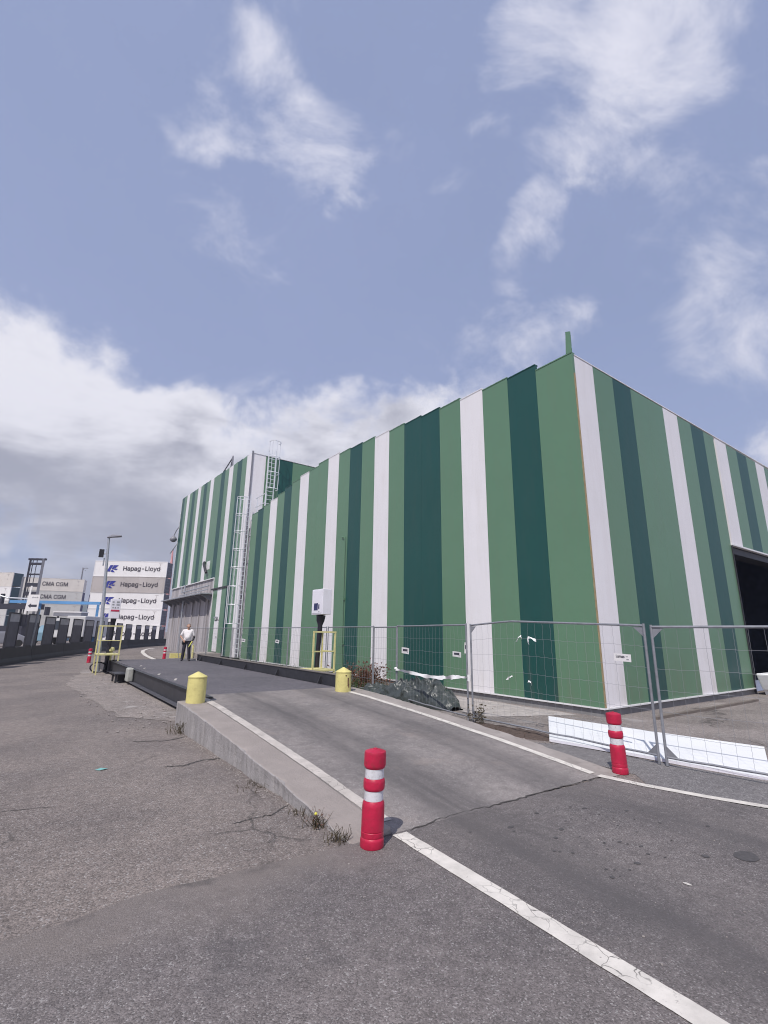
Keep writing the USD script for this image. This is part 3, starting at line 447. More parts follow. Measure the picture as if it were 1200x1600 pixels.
obj('corner_flange', MB().hexa([(KX - .014, KY + .0, 8.99), (KX + .03, KY + .0, 8.99), (KX + .03, KY + .16, 9.02), (KX - .014, KY + .16, 9.02), (KX - .014, KY + .0, 9.62), (KX + .03, KY + .0, 9.62), (KX + .03, KY + .12, 9.66), (KX - .014, KY + .12, 9.66)]), M['green'], hall)
obj('front_coping', MB().box(KX + .1, KX + 22, KY + .008, KY + .15, 8.958, 8.985), M['white'], hall)
obj('base_trim', MB().box(KX - .03, KX + .07, KY - .02, KY + 22.75, .165, .197), M['trim'], hall)
obj('base_trim', MB().box(KX + .072, OX0, KY - .03, KY + .07, .165, .197), M['trim'], hall)
obj('plinth', MB().box(KX + .03, KX + .3, KY + .04, KY + 22.75, -.3, .163), M['plinth'], hall)
obj('plinth', MB().box(KX + .302, OX0 + .02, KY + .04, KY + .3, -.3, .163), M['plinth'], hall)
obj('backing', MB().box(KX + .092, KX + .2, KY + .12, KY + 22.7, .2, 8.9).box(KX + .21, OX0 - .02, KY + .112, KY + .2, .2, 8.85).box(OX0 - .02, KX + 22, KY + .112, KY + .2, OZ + .1, 8.8).box(OX1 + .2, KX + 22, KY + .112, KY + .2, .0, OZ + .09), M['backing'], hall)
obj('roof', MB().box(KX + .2, KX + 22, KY + .21, KY + 22.7, 8.45, 8.6), M['roof'], hall)
obj('lintel_flashing', MB().box(OX0 - .01, OX1 + .05, KY - .035, KY + .1, OZ, OZ + .055), M['trim'], hall)
obj('reveal', MB().box(OX0 + .002, OX0 + .03, KY - .02, KY + .6, .02, OZ - .002).box(OX0 + .03, OX1, KY + .1, KY + .6, OZ - .25, OZ - .03), M['beam'], hall)
obj('interior', MB().box(KX + .4, KX + 22, KY + 15, KY + 15.2, 0, 8.4).box(KX + .4, KX + .5, KY + .4, KY + 14.9, .01, 8.4).box(KX + 21.8, KX + 22, KY + .3, KY + 14.9, .01, 8.4).box(KX + .5, KX + 21.7, KY + .3, KY + 14.9, .004, .012), M['inside'], hall)
obj('conduit', MB().tube([(KX - .02, KY + 11.10, .3), (KX - .05, KY + 11.11, 1.2), (KX - .05, KY + 11.14, 5.55), (KX - .05, KY + 11.18, 5.72), (KX - .05, KY + 11.4, 5.76), (KX + .01, KY + 11.45, 5.76)], .022, 8).box(KX - .08, KX - .002, KY + 11.06, KY + 11.16, 3.05, 3.15).box(KX - .06, KX - .002, KY + 11.02, KY + 11.2, 1.28, 1.32), M['green'], hall, smooth=40)
obj('recess_panel', MB().box(KX + .25, KX + .33, KY + 22.75, KY + 23.7, .2, 8.85), M['white'], hall)

# ------------------------------------------------------------------ tall block behind
TY = 29.96
tall = thing('tall_block', 'taller striped block behind the low hall, standing on grey concrete', 'building', (KX, TY, 0))
TC = 'WGTGWGTGGWGTGWGTGWGT'; PW = 18.72 / 20
for k, c in enumerate(TC):
    y0, y1 = TY + k * PW, TY + (k + 1) * PW; z1 = 13.5 + .86 * (k / 19.); z0 = 5.55 if y0 > 35.5 else .2
    if c == 'W' and k == 4: z0 = 2.52
    obj('cladding_panel', MB().box(KX, KX + .09, y0 + .002, y1 - .002, z0, z1), M[PM[c]], tall)
WC = 'WGTGGWGTGWGTG'
for k, c in enumerate(WC): obj('cladding_panel', MB().box(KX + k + (.1 if k == 0 else .002), KX + k + .998, TY + .02, TY + .11, 8.3, 13.47 - .01 * k), M[PM[c]], tall)
obj('corner_flashing', MB().box(KX - .02, KX + .098, TY - .03, TY - .002, .2, 13.62), M['machine_grey'], tall)
obj('coping', MB().box(KX + .1, KX + 13, TY - .01, TY + .15, 13.475, 13.50), M['trim'], tall)
obj('end_trim', MB().box(KX - .03, KX + .1, 48.685, 48.74, 5.5, 14.42), M['trim'], tall)
obj('core', MB().box(KX + .12, KX + 13, TY + .12, 48.6, .0, 13.3), M['backing'], tall)
obj('cladding_trim', MB().box(KX - .05, KX + .1, 35.68, 48.7, 5.48, 5.545).box(KX - .04, KX + .1, 35.62, 35.678, .2, 5.545), M['trim'], tall)
cw = obj('concrete_wall', MB().box(KX + .05, KX + .35, 35.70, 48.65, -.2, 5.475), M['wall_grey'], tall)
for k in range(6): obj('buttress', MB().box(KX - .03, KX + .048, 36.6 + 2.05 * k, 36.72 + 2.05 * k, 0, 4.2), M['wall_grey'], cw)
ledge = obj('canopy_ledge', MB().box(KX - .85, KX + .045, 35.75, 48.6, 4.34, 4.42), M['galv'], tall)
for k in range(9): obj('bracket', MB().hexa([(KX - .75, 36 + 1.5 * k, 4.28), (KX + .04, 36 + 1.5 * k, 3.85), (KX + .04, 36.08 + 1.5 * k, 3.85), (KX - .75, 36.08 + 1.5 * k, 4.28), (KX - .75, 36 + 1.5 * k, 4.338), (KX + .04, 36 + 1.5 * k, 4.338), (KX + .04, 36.08 + 1.5 * k, 4.338), (KX - .75, 36.08 + 1.5 * k, 4.338)]), M['machine_grey'], ledge)
obj('pipe_run', MB().tube([(KX - .3, 35.8, 4.95), (KX - .3, 43.5, 4.9), (KX - .3, 43.6, 5.4)], .05).tube([(KX - .3, 36, 4.7), (KX - .3, 44.3, 4.66)], .04).tube([(KX - .2, 43.0, 0), (KX - .2, 43.0, 5.5)], .06), M['galv'], tall, smooth=40)
obj('cable_tray', MB().box(KX - .06, KX - .002, 32.35, 36.0, 4.63, 4.74).box(KX - .06, KX - .002, 32.30, 32.40, .2, 4.63), M['beam'], tall)
obj('downpipe', MB().tube([(KX - .07, 32.15, .2), (KX - .07, 32.2, 4.7)], .03), M['bright'], tall, smooth=40)
dr = obj('door', MB().box(KX - .03, KX + .03, 33.72, 34.62, .42, 2.46), M['white'], tall)
obj('handle', MB().box(KX - .07, KX - .032, 33.8, 33.92, 1.35, 1.4), M['ink'], dr); obj('door_lamp', MB().box(KX - .16, KX - .005, 33.95, 34.4, 2.62, 2.72), M['galv'], tall)
obj('door_step', MB().box(KX - 1.4, KX - .005, 32.6, 35.4, -.05, .36), M['concrete'], tall)
obj('vent_plate', MB().box(KX - .02, KX - .001, 37.15, 38.0, 6.3, 6.95), M['trim'], tall)
obj('vent_duct', MB().tube([(KX - .06, 38.45, 6.95), (KX - .2, 38.1, 6.78), (KX - .22, 37.4, 6.2), (KX - .2, 37.25, 6.02)], .10, 10), M['beam'], tall, smooth=40)
fl = thing('wall_floodlight', 'grey dome floodlight on the far corner of the tall block', 'floodlight', (KX - .4, 48.8, 10.6))
obj('lamp_shade', MB().rev([(.02, -.26), (.16, -.23), (.28, -.12), (.33, .0), (.30, .12), (.16, .30), (.06, .36)], (KX - .36, 48.9, 10.3), 16), M['machine_grey'], fl, smooth=40); obj('bracket', MB().tube([(KX - .36, 48.9, 10.6), (KX - .2, 48.8, 11.2), (KX + .02, 48.74, 11.6)], .045).tube([(KX, 48.75, 9.9), (KX - .5, 48.9, 8.9)], .045), M['machine_grey'], fl)
rf = thing('roof_bracket', 'small grey steel bracket on the roof edge of the tall block', 'bracket', (KX, 34.4, 13.7))
obj('strut', MB().bar((KX + .1, 34.3, 13.7), (KX + .1, 34.4, 14.6), .09).bar((KX + .1, 34.75, 13.7), (KX + .1, 34.4, 14.6), .07).bar((KX + .1, 34.4, 14.5), (KX + .1, 36.5, 13.85), .07), M['machine_grey'], rf)

# ------------------------------------------------------------------ ladders
def ladder(name, label, base, along, out, z0, z1, cage0, exit_h, group='caged ladders on the halls'):
    """base: ground point of the ladder's middle; along: its rungs; out: away from the wall."""
    b, a, o = np.array(base, float), np.array(along, float), np.array(out, float); up = np.array([0, 0, 1.])
    t = thing(name, label, 'ladder', (base[0], base[1], z0), group=group); W = .26
    for s in (-1, 1): obj('rail', MB().bar(b + s * W * a + o * .16 + up * z0, b + s * W * a + o * .16 + up * z1, .05, .07), M['bright'], t)
    n = int((z1 - z0) / .29)
    for k in range(n): obj('rung', MB().tube([b - W * a + o * .16 + up * (z0 + .2 + .29 * k), b + W * a + o * .16 + up * (z0 + .2 + .29 * k)], .018, 6), M['bright'], t)
    for k in range(max(2, int((min(z1, 99) - z0) / 1.7))):
        z = z0 + .5 + 1.7 * k
        obj('wall_bracket', MB().bar(b - W * a + up * z, b - W * a + o * .16 + up * z, .05).bar(b + W * a + up * z, b + W * a + o * .16 + up * z, .05), M['machine_grey'], t)
    R = .38; hz = np.arange(cage0, z1 + exit_h + .01, 1.12)
    pt = lambda th, z: b + a * (R * math.sin(th)) + o * (.2 + .38 + R * -math.cos(th) * -1 * .95) + up * z
    ths = np.linspace(-2.15, 2.15, 13)
    for z in hz: obj('hoop', MB().tube([pt(th, z) for th in ths], .024, 6), M['bright'], t)
    for th in (-1.6, -.8, 0, .8, 1.6): obj('cage_bar', MB().bar(pt(th, cage0), pt(th, hz[-1]), .035, .012), M['bright'], t)
    return t
ladder('caged_ladder', 'tall caged ladder at the joint of low hall and tall block', (KX, 29.3, 0), (0, 1, 0), (-1, 0, 0), .25, 10.3, 2.2, 0)
ladder('caged_ladder', 'short caged ladder rising from low roof to the top of tall block', (KX + 1.35, TY, 0), (1, 0, 0), (0, -1, 0), 9.6, 13.9, 11.0, 1.1)
gr = thing('roof_guard', 'small bright guard rail where the ladder reaches the low roof', 'guard rail', (KX + .3, 28.6, 8.95))
for y in (27.3, 28.0, 28.7): obj('post', MB().bar((KX + .15, y, 8.9), (KX + .15, y, 10.05), .04), M['bright'], gr)
for z in (9.45, 10.05): obj('rail', MB().bar((KX + .15, 27.3, z), (KX + .15, 29.0, z), .04), M['bright'], gr)
# ------------------------------------------------------------------ weighbridge
wb = thing('weighbridge', 'dark steel truck weighbridge with black side beams at the ramp top', 'weighbridge', (4.6, 10.4, 0))
DZ = lambda y: .472 + .003 * (y - 10.4)
obj('deck', MB().hexa([(3.12, 10.375, .36), (6.16, 10.375, .36), (6.16, 23.6, .40), (3.12, 23.6, .40), (3.12, 10.375, .474), (6.16, 10.375, .474), (6.16, 23.6, .515), (3.12, 23.6, .515)]), A['deck'], wb)
def ibeam(x, y0, y1, zb, zt, w, side):
    m = MB(); m.box(x - .012, x + .012, y0, y1, zb, zt)
    for k in range(int((y1 - y0) / 1.6)): m.box(x - w / 2 * (side < 0) - .005, x + w / 2 * (side > 0) + .005, y0 + .8 + 1.6 * k, y0 + .812 + 1.6 * k, zb + .02, zt - .02)
    return m
sb = obj('side_beam', MB().box(3.08, 3.11, 9.88, 23.6, .10, .478), M['beam'], wb)
obj('flange', MB().box(2.96, 3.16, 9.875, 23.6, .075, .098), M['flange'], sb); obj('flange', MB().box(3.02, 3.13, 9.88, 23.6, .479, .487), M['beam'], sb)
rb = obj('guide_beam', MB().box(6.19, 6.22, 10.1, 22.3, .40, .735), M['beam'], wb)
obj('flange', MB().box(6.17, 6.36, 10.095, 22.3, .737, .752), plain('dusty_beam_top', (.15, .13, .12), .8, var=.3, scale=6.), rb)
for k in range(5): obj('stiffener', MB().hexa([(6.09, 11.2 + 2.6 * k, .5), (6.188, 11.2 + 2.6 * k, .5), (6.188, 11.23 + 2.6 * k, .5), (6.09, 11.23 + 2.6 * k, .5), (6.16, 11.2 + 2.6 * k, .66), (6.188, 11.2 + 2.6 * k, .66), (6.188, 11.23 + 2.6 * k, .66), (6.16, 11.23 + 2.6 * k, .66)]), M['beam'], rb)
for k in range(5): obj('support', MB().box(3.2, 3.6, 11.6 + 2.9 * k, 12.0 + 2.9 * k, 0, .36), M['backing'], wb)
pad = obj('bump_stop', m3.Manifold.batch_hull([m3.Manifold.sphere(.05, 16).translate((x, y, z)) for x in (2.93, 3.02) for y in (18.12, 18.45) for z in (.14, .47)]), plain('pale_worn_block', (.36, .36, .33), .8, var=.3, scale=5., dirt=(.2, .2, .19)), wb, smooth=40)
obj('bracket_shelf', MB().box(2.62, 3.07, 18.75, 19.7, .27, .31).box(2.64, 2.70, 18.8, 18.86, .02, .268).box(2.64, 2.70, 19.5, 19.56, .02, .268).box(2.75, 3.05, 19.0, 19.4, .06, .266), M['beam'], wb)
for k, (x, y, l) in enumerate([(3.25, 13.6, .5), (3.22, 15.4, .4), (3.3, 18.0, .3), (3.4, 19.2, .35)]): obj('chalk_mark', MB().raw(*[np.array([(x, y, DZ(y) + .008), (x + .06, y, DZ(y) + .008), (x + .06 + l * .3, y + l, DZ(y) + .011), (x + l * .3, y + l, DZ(y) + .011)]), [[0, 1, 2], [0, 2, 3]]]), PAINT['worn'], wb)
far = thing('far_ramp', 'short ramp falling away behind the weighbridge', 'ramp', kind=S)
obj('running_surface', MB().hexa([(3.0, 23.605, -.05), (6.5, 23.605, -.05), (6.5, 28.6, -.05), (3.0, 28.6, -.05), (3.0, 23.605, .50), (6.5, 23.605, .50), (6.5, 28.6, .009), (3.0, 28.6, .009)]), A['deck'], far)

# ------------------------------------------------------------------ bollards
def cone_bollard(name, label, loc, r, h, cone, n=28, group='squat yellow bollards at the ramp top'):
    t = thing(name, label, 'bollard', loc, group=group)
    q = np.random.default_rng(int(loc[0] * 100)); body = MB().rev([(r * .99, -.01), (r, .012), (r, h * .5), (r * .985, h - .012), (r * .96, h)], n=n).mesh(); k = 1 + .012 * (meshkit.noise(body.vertices * 9) - .5); body.vertices[:, :2] *= k[:, None]
    obj('post', body, M['yellow'], t, local=True, smooth=50); obj('cap', MB().rev([(r * 1.015, h + .001), (r * 1.015, h + .022), (.012, h + cone)], n=n), M['yellow'], t, local=True, smooth=30)
    return t
b1 = cone_bollard('yellow_bollard', 'yellow bollard with conical cap on the left kerb end', (2.72, 9.62, rz(9.62) + .002), .168, .43, .105, 30)
b2 = cone_bollard('yellow_bollard', 'chipped yellow faceted bollard at the end of the right guide beam', (5.97, 9.78, rz(9.78) + .002), .178, .40, .115, 10)
obj('chipped_patch', MB().obox((.025, -.1708, .21), (.03, .006, .17)).obox((.04, -.1704, .13), (.022, .006, .08)).obox((-.03, -.1704, .345), (.035, .006, .02)), M['rust'], b2, local=True)
def red_bollard(name, label, loc, rot, tilt=(0, 0)):
    t = thing(name, label, 'bollard', loc, rot, group='red and white plastic bollards')
    def sk(mb):
        m = mb.mesh(); m.vertices[:, 0] += m.vertices[:, 2] * tilt[0]; m.vertices[:, 1] += m.vertices[:, 2] * tilt[1]; return m
    obj('base', sk(MB().rev([(.092, -.003), (.099, .008), (.099, .055), (.096, .068), (.091, .075), (.0955, .09), (.0945, .115), (.0905, .119), (.0945, .124), (.094, .30), (.091, .325), (.081, .343)], n=32)), M['red'], t, local=True, smooth=35)
    for z0, z1 in ((.344, .418), (.512, .585)): obj('reflective_band', sk(MB().rev([(.079, z0), (.0795, z0 + .004), (.0795, z1 - .004), (.079, z1)], n=32)), M['band'], t, local=True, smooth=35)
    obj('middle_ring', sk(MB().rev([(.080, .419), (.088, .428), (.0915, .445), (.0915, .482), (.089, .498), (.081, .511)], n=32)), M['red'], t, local=True, smooth=35)
    obj('head', sk(MB().rev([(.081, .586), (.089, .597), (.094, .612), (.094, .70), (.090, .716), (.05, .730), (.018, .733), (.016, .74), (.001, .741)], n=32)), M['red'], t, local=True, smooth=35)
    return t
R0 = red_bollard('red_bollard', 'nearest red and white bollard at the foot of the ramp kerb', (2.585, 3.70, .0085), 0, (.03, .0))
copy(R0, (6.52, 3.74, .006), 2.2, 'red and white bollard in front of the white sheet')
copy(R0, (3.0, 31.2, .002), 1.0, 'small red and white bollard beside the lamp post')
copy(R0, (7.3, 33.6, .01), .4, 'small red and white bollard left of the person')
stn = obj('rubble_stone', trimesh.Trimesh(*(lambda m: (m.vertices * (1 + .35 * (meshkit.noise(m.vertices * 2.3) - .5))[:, None] * [.085, .06, .05] + [2.80, 3.86, .03], m.faces))(trimesh.creation.icosphere(subdivisions=3))), M['concrete'], label='broken lump of dark concrete behind the nearest red bollard', cat='stone', smooth=40)
for k, (x, y, lab) in enumerate([(8.0, 31.7, 'thin yellow post seen between the legs of the person'), (9.0, 33.6, 'thin yellow post right of the legs of the person')]):
    t = thing('yellow_post', lab, 'post', (x, y, 0)); zb = np.interp(y, (23.6, 28.6), (.5, .01)) if x < 6.5 else 0
    obj('tube', MB().tube([(x, y, zb), (x, y, zb + .8)], .07, 12), M['yellow_rail'], t, smooth=40); obj('cap', MB().rev([(.075, 0), (.07, .04), (.03, .07)], (x, y, zb + .801), 12), M['yellow_rail'], t, smooth=40)
t = thing('yellow_post', 'yellow round-capped post under the left platform', 'post', (3.02, 23.95, 0))
obj('tube', MB().tube([(3.02, 23.95, 0), (3.05, 23.95, .85)], .085, 14), M['yellow_rail'], t, smooth=40); obj('cap', MB().rev([(.15, 0), (.16, .05), (.13, .14), (.05, .18)], (3.05, 23.95, .851), 16), M['yellow_rail'], t, smooth=40)
t = thing('kerb_block', 'pale stone block lying beside the far end of the guide beam', 'block', (6.7, 25.6, 0)); obj('block', MB().box(6.4, 7.6, 25.3, 25.7, 0, .34), M['cont_white'], t); obj('block', MB().box(7.9, 8.6, 34.6, 34.9, 0, .3), M['yellow'], t, label='pale yellow end block')

# ------------------------------------------------------------------ service platforms and terminals
def platform(name, label, x0, x1, y0, y1, zf, side, ext=None):
    t = thing(name, label, 'platform', (x0, y0, 0), group='yellow service platforms'); c = .045
    fx0 = ext if ext is not None else x0
    obj('floor', MB().box(fx0, x1, y0, y1, zf - .05, zf), M['yellow_rail'], t)
    for x in (x0 + .03, x1 - .03):
        for y in (y0 + .03, y1 - .03): obj('leg', MB().box(x - c / 2, x + c / 2, y - c / 2, y + c / 2, 0, zf - .051), M['yellow_rail'], t)
    for x in (x0 + .03, x1 - .03): obj('guard_post', MB().box(x - c / 2, x + c / 2, y0 + .005, y0 + .05, zf + .001, zf + 1.06), M['yellow_rail'], t)
    xs = x0 + .03 if side < 0 else x1 - .03
    obj('guard_post', MB().box(xs - c / 2, xs + c / 2, y1 - .05, y1 - .005, zf + .001, zf + 1.06), M['yellow_rail'], t)
    for z, h in ((zf + 1.061, .05), (zf + .5, .035)):
        obj('guard_rail', MB().box(x0, x1, y0 + .008, y0 + .045, z, z + h), M['yellow_rail'], t); obj('guard_rail', MB().box(xs - .02, xs + .02, y0 + .047, y1, z + .002, z + h - .002), M['yellow_rail'], t)
    return t
platform('service_platform', 'raised yellow steel platform beside the lamp post', 2.44, 3.22, 22.6, 23.7, .79, -1)
platform('service_platform', 'yellow steel platform beside the white terminal by the hall', 6.97, 7.76, 13.2, 14.05, .66, 1, 6.40)
tr = thing('weigh_terminal', 'white terminal cabinet with dark blue screen on black pole', 'terminal', (7.62, 14.0, 0))
cabm = m3.Manifold.batch_hull([m3.Manifold.sphere(.014, 12).translate((x, y, z)) for x in (7.452, 7.745) for y in (13.60, 14.29) for z in (2.295, 3.07)])
cb = obj('cabinet', cabm, M['cabinet'], tr, smooth=30)
obj('door_panel', MB().box(7.428, 7.436, 13.625, 14.265, 2.33, 3.04), M['cabinet'], cb); obj('screen', MB().box(7.421, 7.427, 13.87, 14.12, 2.42, 2.64), M['screen'], cb); obj('card_slot', MB().box(7.418, 7.427, 13.77, 13.83, 2.46, 2.60), M['screen'], cb); obj('badge', MB().box(7.422, 7.427, 13.76, 13.82, 2.36, 2.385), M['grey_ink'], cb); obj('hinge', MB().box(7.44, 7.455, 14.306, 14.325, 2.9, 2.96).box(7.44, 7.455, 14.306, 14.325, 2.4, 2.46), M['ink'], cb)
obj('pole', MB().tube([(7.64, 14.22, 0), (7.60, 13.98, 1.95), (7.60, 13.97, 2.1), (7.60, 13.95, 2.27)], [.075, .075, .13, .15], 16), M['blackpaint'], tr, smooth=50)
tl = thing('weigh_terminal', 'pale terminal cabinet with red strip on black pole by lamp post', 'terminal', (2.98, 23.9, 0))
cb = obj('cabinet', m3.Manifold.batch_hull([m3.Manifold.sphere(.014, 12).translate((x, y, z)) for x in (2.78, 3.14) for y in (23.72, 24.0) for z in (2.21, 3.0)]), M['cabinet'], tl, smooth=30)
obj('red_strip', MB().box(2.80, 3.12, 23.697, 23.704, 2.49, 2.56), M['redsign'], cb)
pr = MB()
for x, z, w, h in [(2.82, 2.86, .07, .05), (2.98, 2.85, .11, .07), (2.82, 2.75, .08, .05), (2.98, 2.75, .12, .05), (2.84, 2.63, .05, .05), (2.93, 2.62, .05, .06), (3.03, 2.63, .05, .05)]: pr.box(x, x + w, 23.698, 23.704, z, z + h)
obj('printed_marks', pr, M['grey_ink'], cb)
obj('pole', MB().tube([(2.95, 23.9, 0), (2.97, 23.88, 1.9), (2.97, 23.88, 2.05), (2.97, 23.87, 2.19)], [.085, .085, .10, .11], 14), M['blackpaint'], tl, smooth=50)
obj('cable_loop', MB().tube([(2.95 + .28 * math.cos(a) - .3, 23.8, .22 + .2 * math.sin(a)) for a in np.linspace(0, 6.28, 16)], .03, 6), M['blackpaint'], tl, smooth=50)

# ------------------------------------------------------------------ lamp post, arrow sign
lp = thing('lamp_post', 'grey leaning lamp post with flat head beside the left platform', 'street lamp', (2.71, 24.25, 0))
ltop = np.array([2.38, 24.49, 5.72]); lb = np.array([2.71, 24.25, 0])
obj('pole', MB().tube([lb, lb * .5 + ltop * .5, ltop], [.085, .07, .05], 14), M['galv'], lp, smooth=50)
obj('lamp_head', m3.Manifold.batch_hull([m3.Manifold.sphere(.03, 10).translate(tuple(ltop + np.array(p))) for p in [(-.04, .05, .04), (-.04, -.05, .04), (.46, -.2, .1), (.42, -.42, .1), (.1, -.14, .14), (.06, -.02, .12)]]), M['machine_grey'], lp, smooth=40)
obj('arm', MB().tube([ltop - [0, 0, .02], ltop + [.03, -.02, .05], ltop + [.1, -.08, .08]], .04, 8), M['galv'], lp, smooth=50)
obj('camera_box', MB().obox(lb * .12 + ltop * .88 + [-.22, .15, 0], (.18, .2, .34)), M['beam'], lp); obj('camera_arm', MB().tube([lb * .12 + ltop * .88, lb * .12 + ltop * .88 + [-.22, .15, -.05]], .025).tube([lb * .2 + ltop * .8 + [-.12, .08, -.1], lb * .2 + ltop * .8 + [-.12, .08, .25]], .03), M['galv'], lp)
obj('base_plate', MB().box(2.5, 2.92, 24.05, 24.45, 0, .03), M['galv_dull'], lp)
dirv = np.array([.585, .811, 0]); rtv = np.array([.811, -.585, 0])
asn = thing('arrow_sign', 'white sign with dark left arrow on slanted grey post at barrier', 'sign', (0.0, 34.2, .75))
sp0, sp1 = np.array([.30, 34.05, .0]), np.array([.42, 34.2, 2.85])
obj('post', MB().tube([sp0, sp1], .075, 12), M['galv_dull'], asn, smooth=50)
sc = np.array([.10, 33.95, 3.15]) + np.array([0, 0, 0]); Xs, Zs = rtv, np.array([0, 0, 1.])
board = obj('board', MB().obox(sc, (.66, .03, .92), Xs), M['cont_white'], asn)
af = frame(sc - dirv * .016, Xs, Zs)
obj('arrow', MB().prism([(-.26, -.16), (-.10, -.03), (-.10, -.10), (.24, -.10), (.24, -.22), (-.10, -.22), (-.10, -.29)], 0, .006, af), M['ink'], board)
obj('printed_text', MB().prism([(-.12, .26), (-.08, .34), (-.02, .34), (-.02, .27)], 0, .005, af).prism([(.02, .27), (.02, .33), (.1, .33), (.1, .28)], 0, .005, af).prism([(.13, .27), (.16, .34), (.24, .33), (.24, .27)], 0, .005, af), M['grey_ink'], board)
obj('side_strip', MB().bar(sc - rtv * .36 - [0, 0, .62], sc - rtv * .26 + [0, 0, .95], .1, .02, dirv), M['cont_white'], asn)

# ------------------------------------------------------------------ barrier and screen boards
PATH = np.array([(-9.5, 0), (-6.0, 12.), (-3.2, 22), (-0.72, 29.71), (.55, 34.17), (2.34, 39.71), (4.33, 45.4), (8.68, 56.24), (12.67, 63.), (16.5, 69), (22, 77)])
wx = lambda y: np.interp(y, PATH[:, 1], PATH[:, 0])
bar = thing('barrier_wall', 'long low black barrier wall curving away on the left', 'barrier', (wx(30), 30, 0))
for a, b in zip(PATH[:-1], PATH[1:]):
    d = (b - a) / np.linalg.norm(b - a); n = np.array([d[1], -d[0]]); L = np.linalg.norm(b - a); k = max(1, int(round(L / 5)))
    for i in range(k):
        p, q = a + (b - a) * i / k + d * .01, a + (b - a) * (i + 1) / k - d * .01
        f = lambda s, w, z: (s[0] + n[0] * w, s[1] + n[1] * w, z)
        cs = [(-.30, 0), (.0, 0), (-.02, .14), (-.09, .3), (-.12, .8), (-.30, .8)]
        m = MB(); P0 = [f(p, w, z) for w, z in cs]; P1 = [f(q, w, z) for w, z in cs]; F = []
        for j in range(6): jj = (j + 1) % 6; F += [[j, 6 + jj, jj], [j, 6 + j, 6 + jj]]
        F += [[0, j, j + 1] for j in range(1, 5)] + [[6, 6 + j + 1, 6 + j] for j in range(1, 5)]
        obj('barrier_unit', m.raw(P0 + P1, F), M['black_wall'], bar)
SCR = [(27.2, 28.9, 2.5)] + [(30.28, 31.78, 2.5), (33.06, 34.84, 2.52), (35.79, 37.52, 2.46), (38.39, 40.25, 2.455), (41.20, 43.25, 2.47), (44.05, 45.98, 2.467), (46.74, 48.53, 2.455), (49.57, 51.25, 2.436), (52.24, 54.0, 2.38), (55.26, 56.91, 2.338), (57.9, 59.0, 2.313), (60.0, 61.0, 2.316), (61.9, 62.9, 2.28), (63.8, 64.9, 2.26)]
SCRL = ['dark screen board at the left picture edge, nearest of its row', 'dark screen board just left of the slanted sign post', 'dark screen board just right of the slanted sign post', 'dark screen board, second to the right of the slanted sign post', 'dark screen board left of the parked truck front', 'dark screen board in front of the white truck', 'dark screen board just left of the lamp post', 'dark screen board directly behind the lamp post',
        'dark screen board left of the black pole of the left terminal', 'dark screen board framed by the yellow guard rail', 'dark screen board just right of the yellow guard rail', 'dark screen board, second to the right of the yellow guard rail', 'dark screen board third to the right of the yellow guard rail', 'dark screen board beside the tilted fence panel', 'dark screen board behind the tilted fence panel']
for i, (y0, y1, zt) in enumerate(SCR):
    p, q = np.array([wx(y0) - .2, y0]), np.array([wx(y1) - .2, y1]); X = np.array([*(q - p), 0]); L = np.linalg.norm(X); c = np.array([*(p + q) / 2, 0]); X /= L
    t = thing('screen_board', SCRL[i], 'screen', (c[0], c[1], .8), group='dark screen boards on the barrier wall'); zs = .8 + (zt - .8) * .74
    obj('lower_board', MB().obox(c + [0, 0, (.86 + zs) / 2], (L - .16, .03, zs - .86), X), M['mesh_dark'], t); obj('upper_board', MB().obox(c + [0, 0, (zs + .004 + zt - .05) / 2], (L - .16, .03, zt - .05 - zs), X), M['mesh_grey'], t)
    for s in (-1, 1): obj('post', MB().obox(c + X * s * (L / 2 - .04) + [0, 0, (.801 + zt) / 2], (.075, .07, zt - .801), X), M['frame_dark'], t)
    obj('top_rail', MB().obox(c + [0, 0, zt - .02], (L - .16, .06, .06), X), M['frame_dark'], t); obj('bottom_rail', MB().obox(c + [0, 0, .83], (L - .16, .06, .055), X), M['frame_dark'], t)

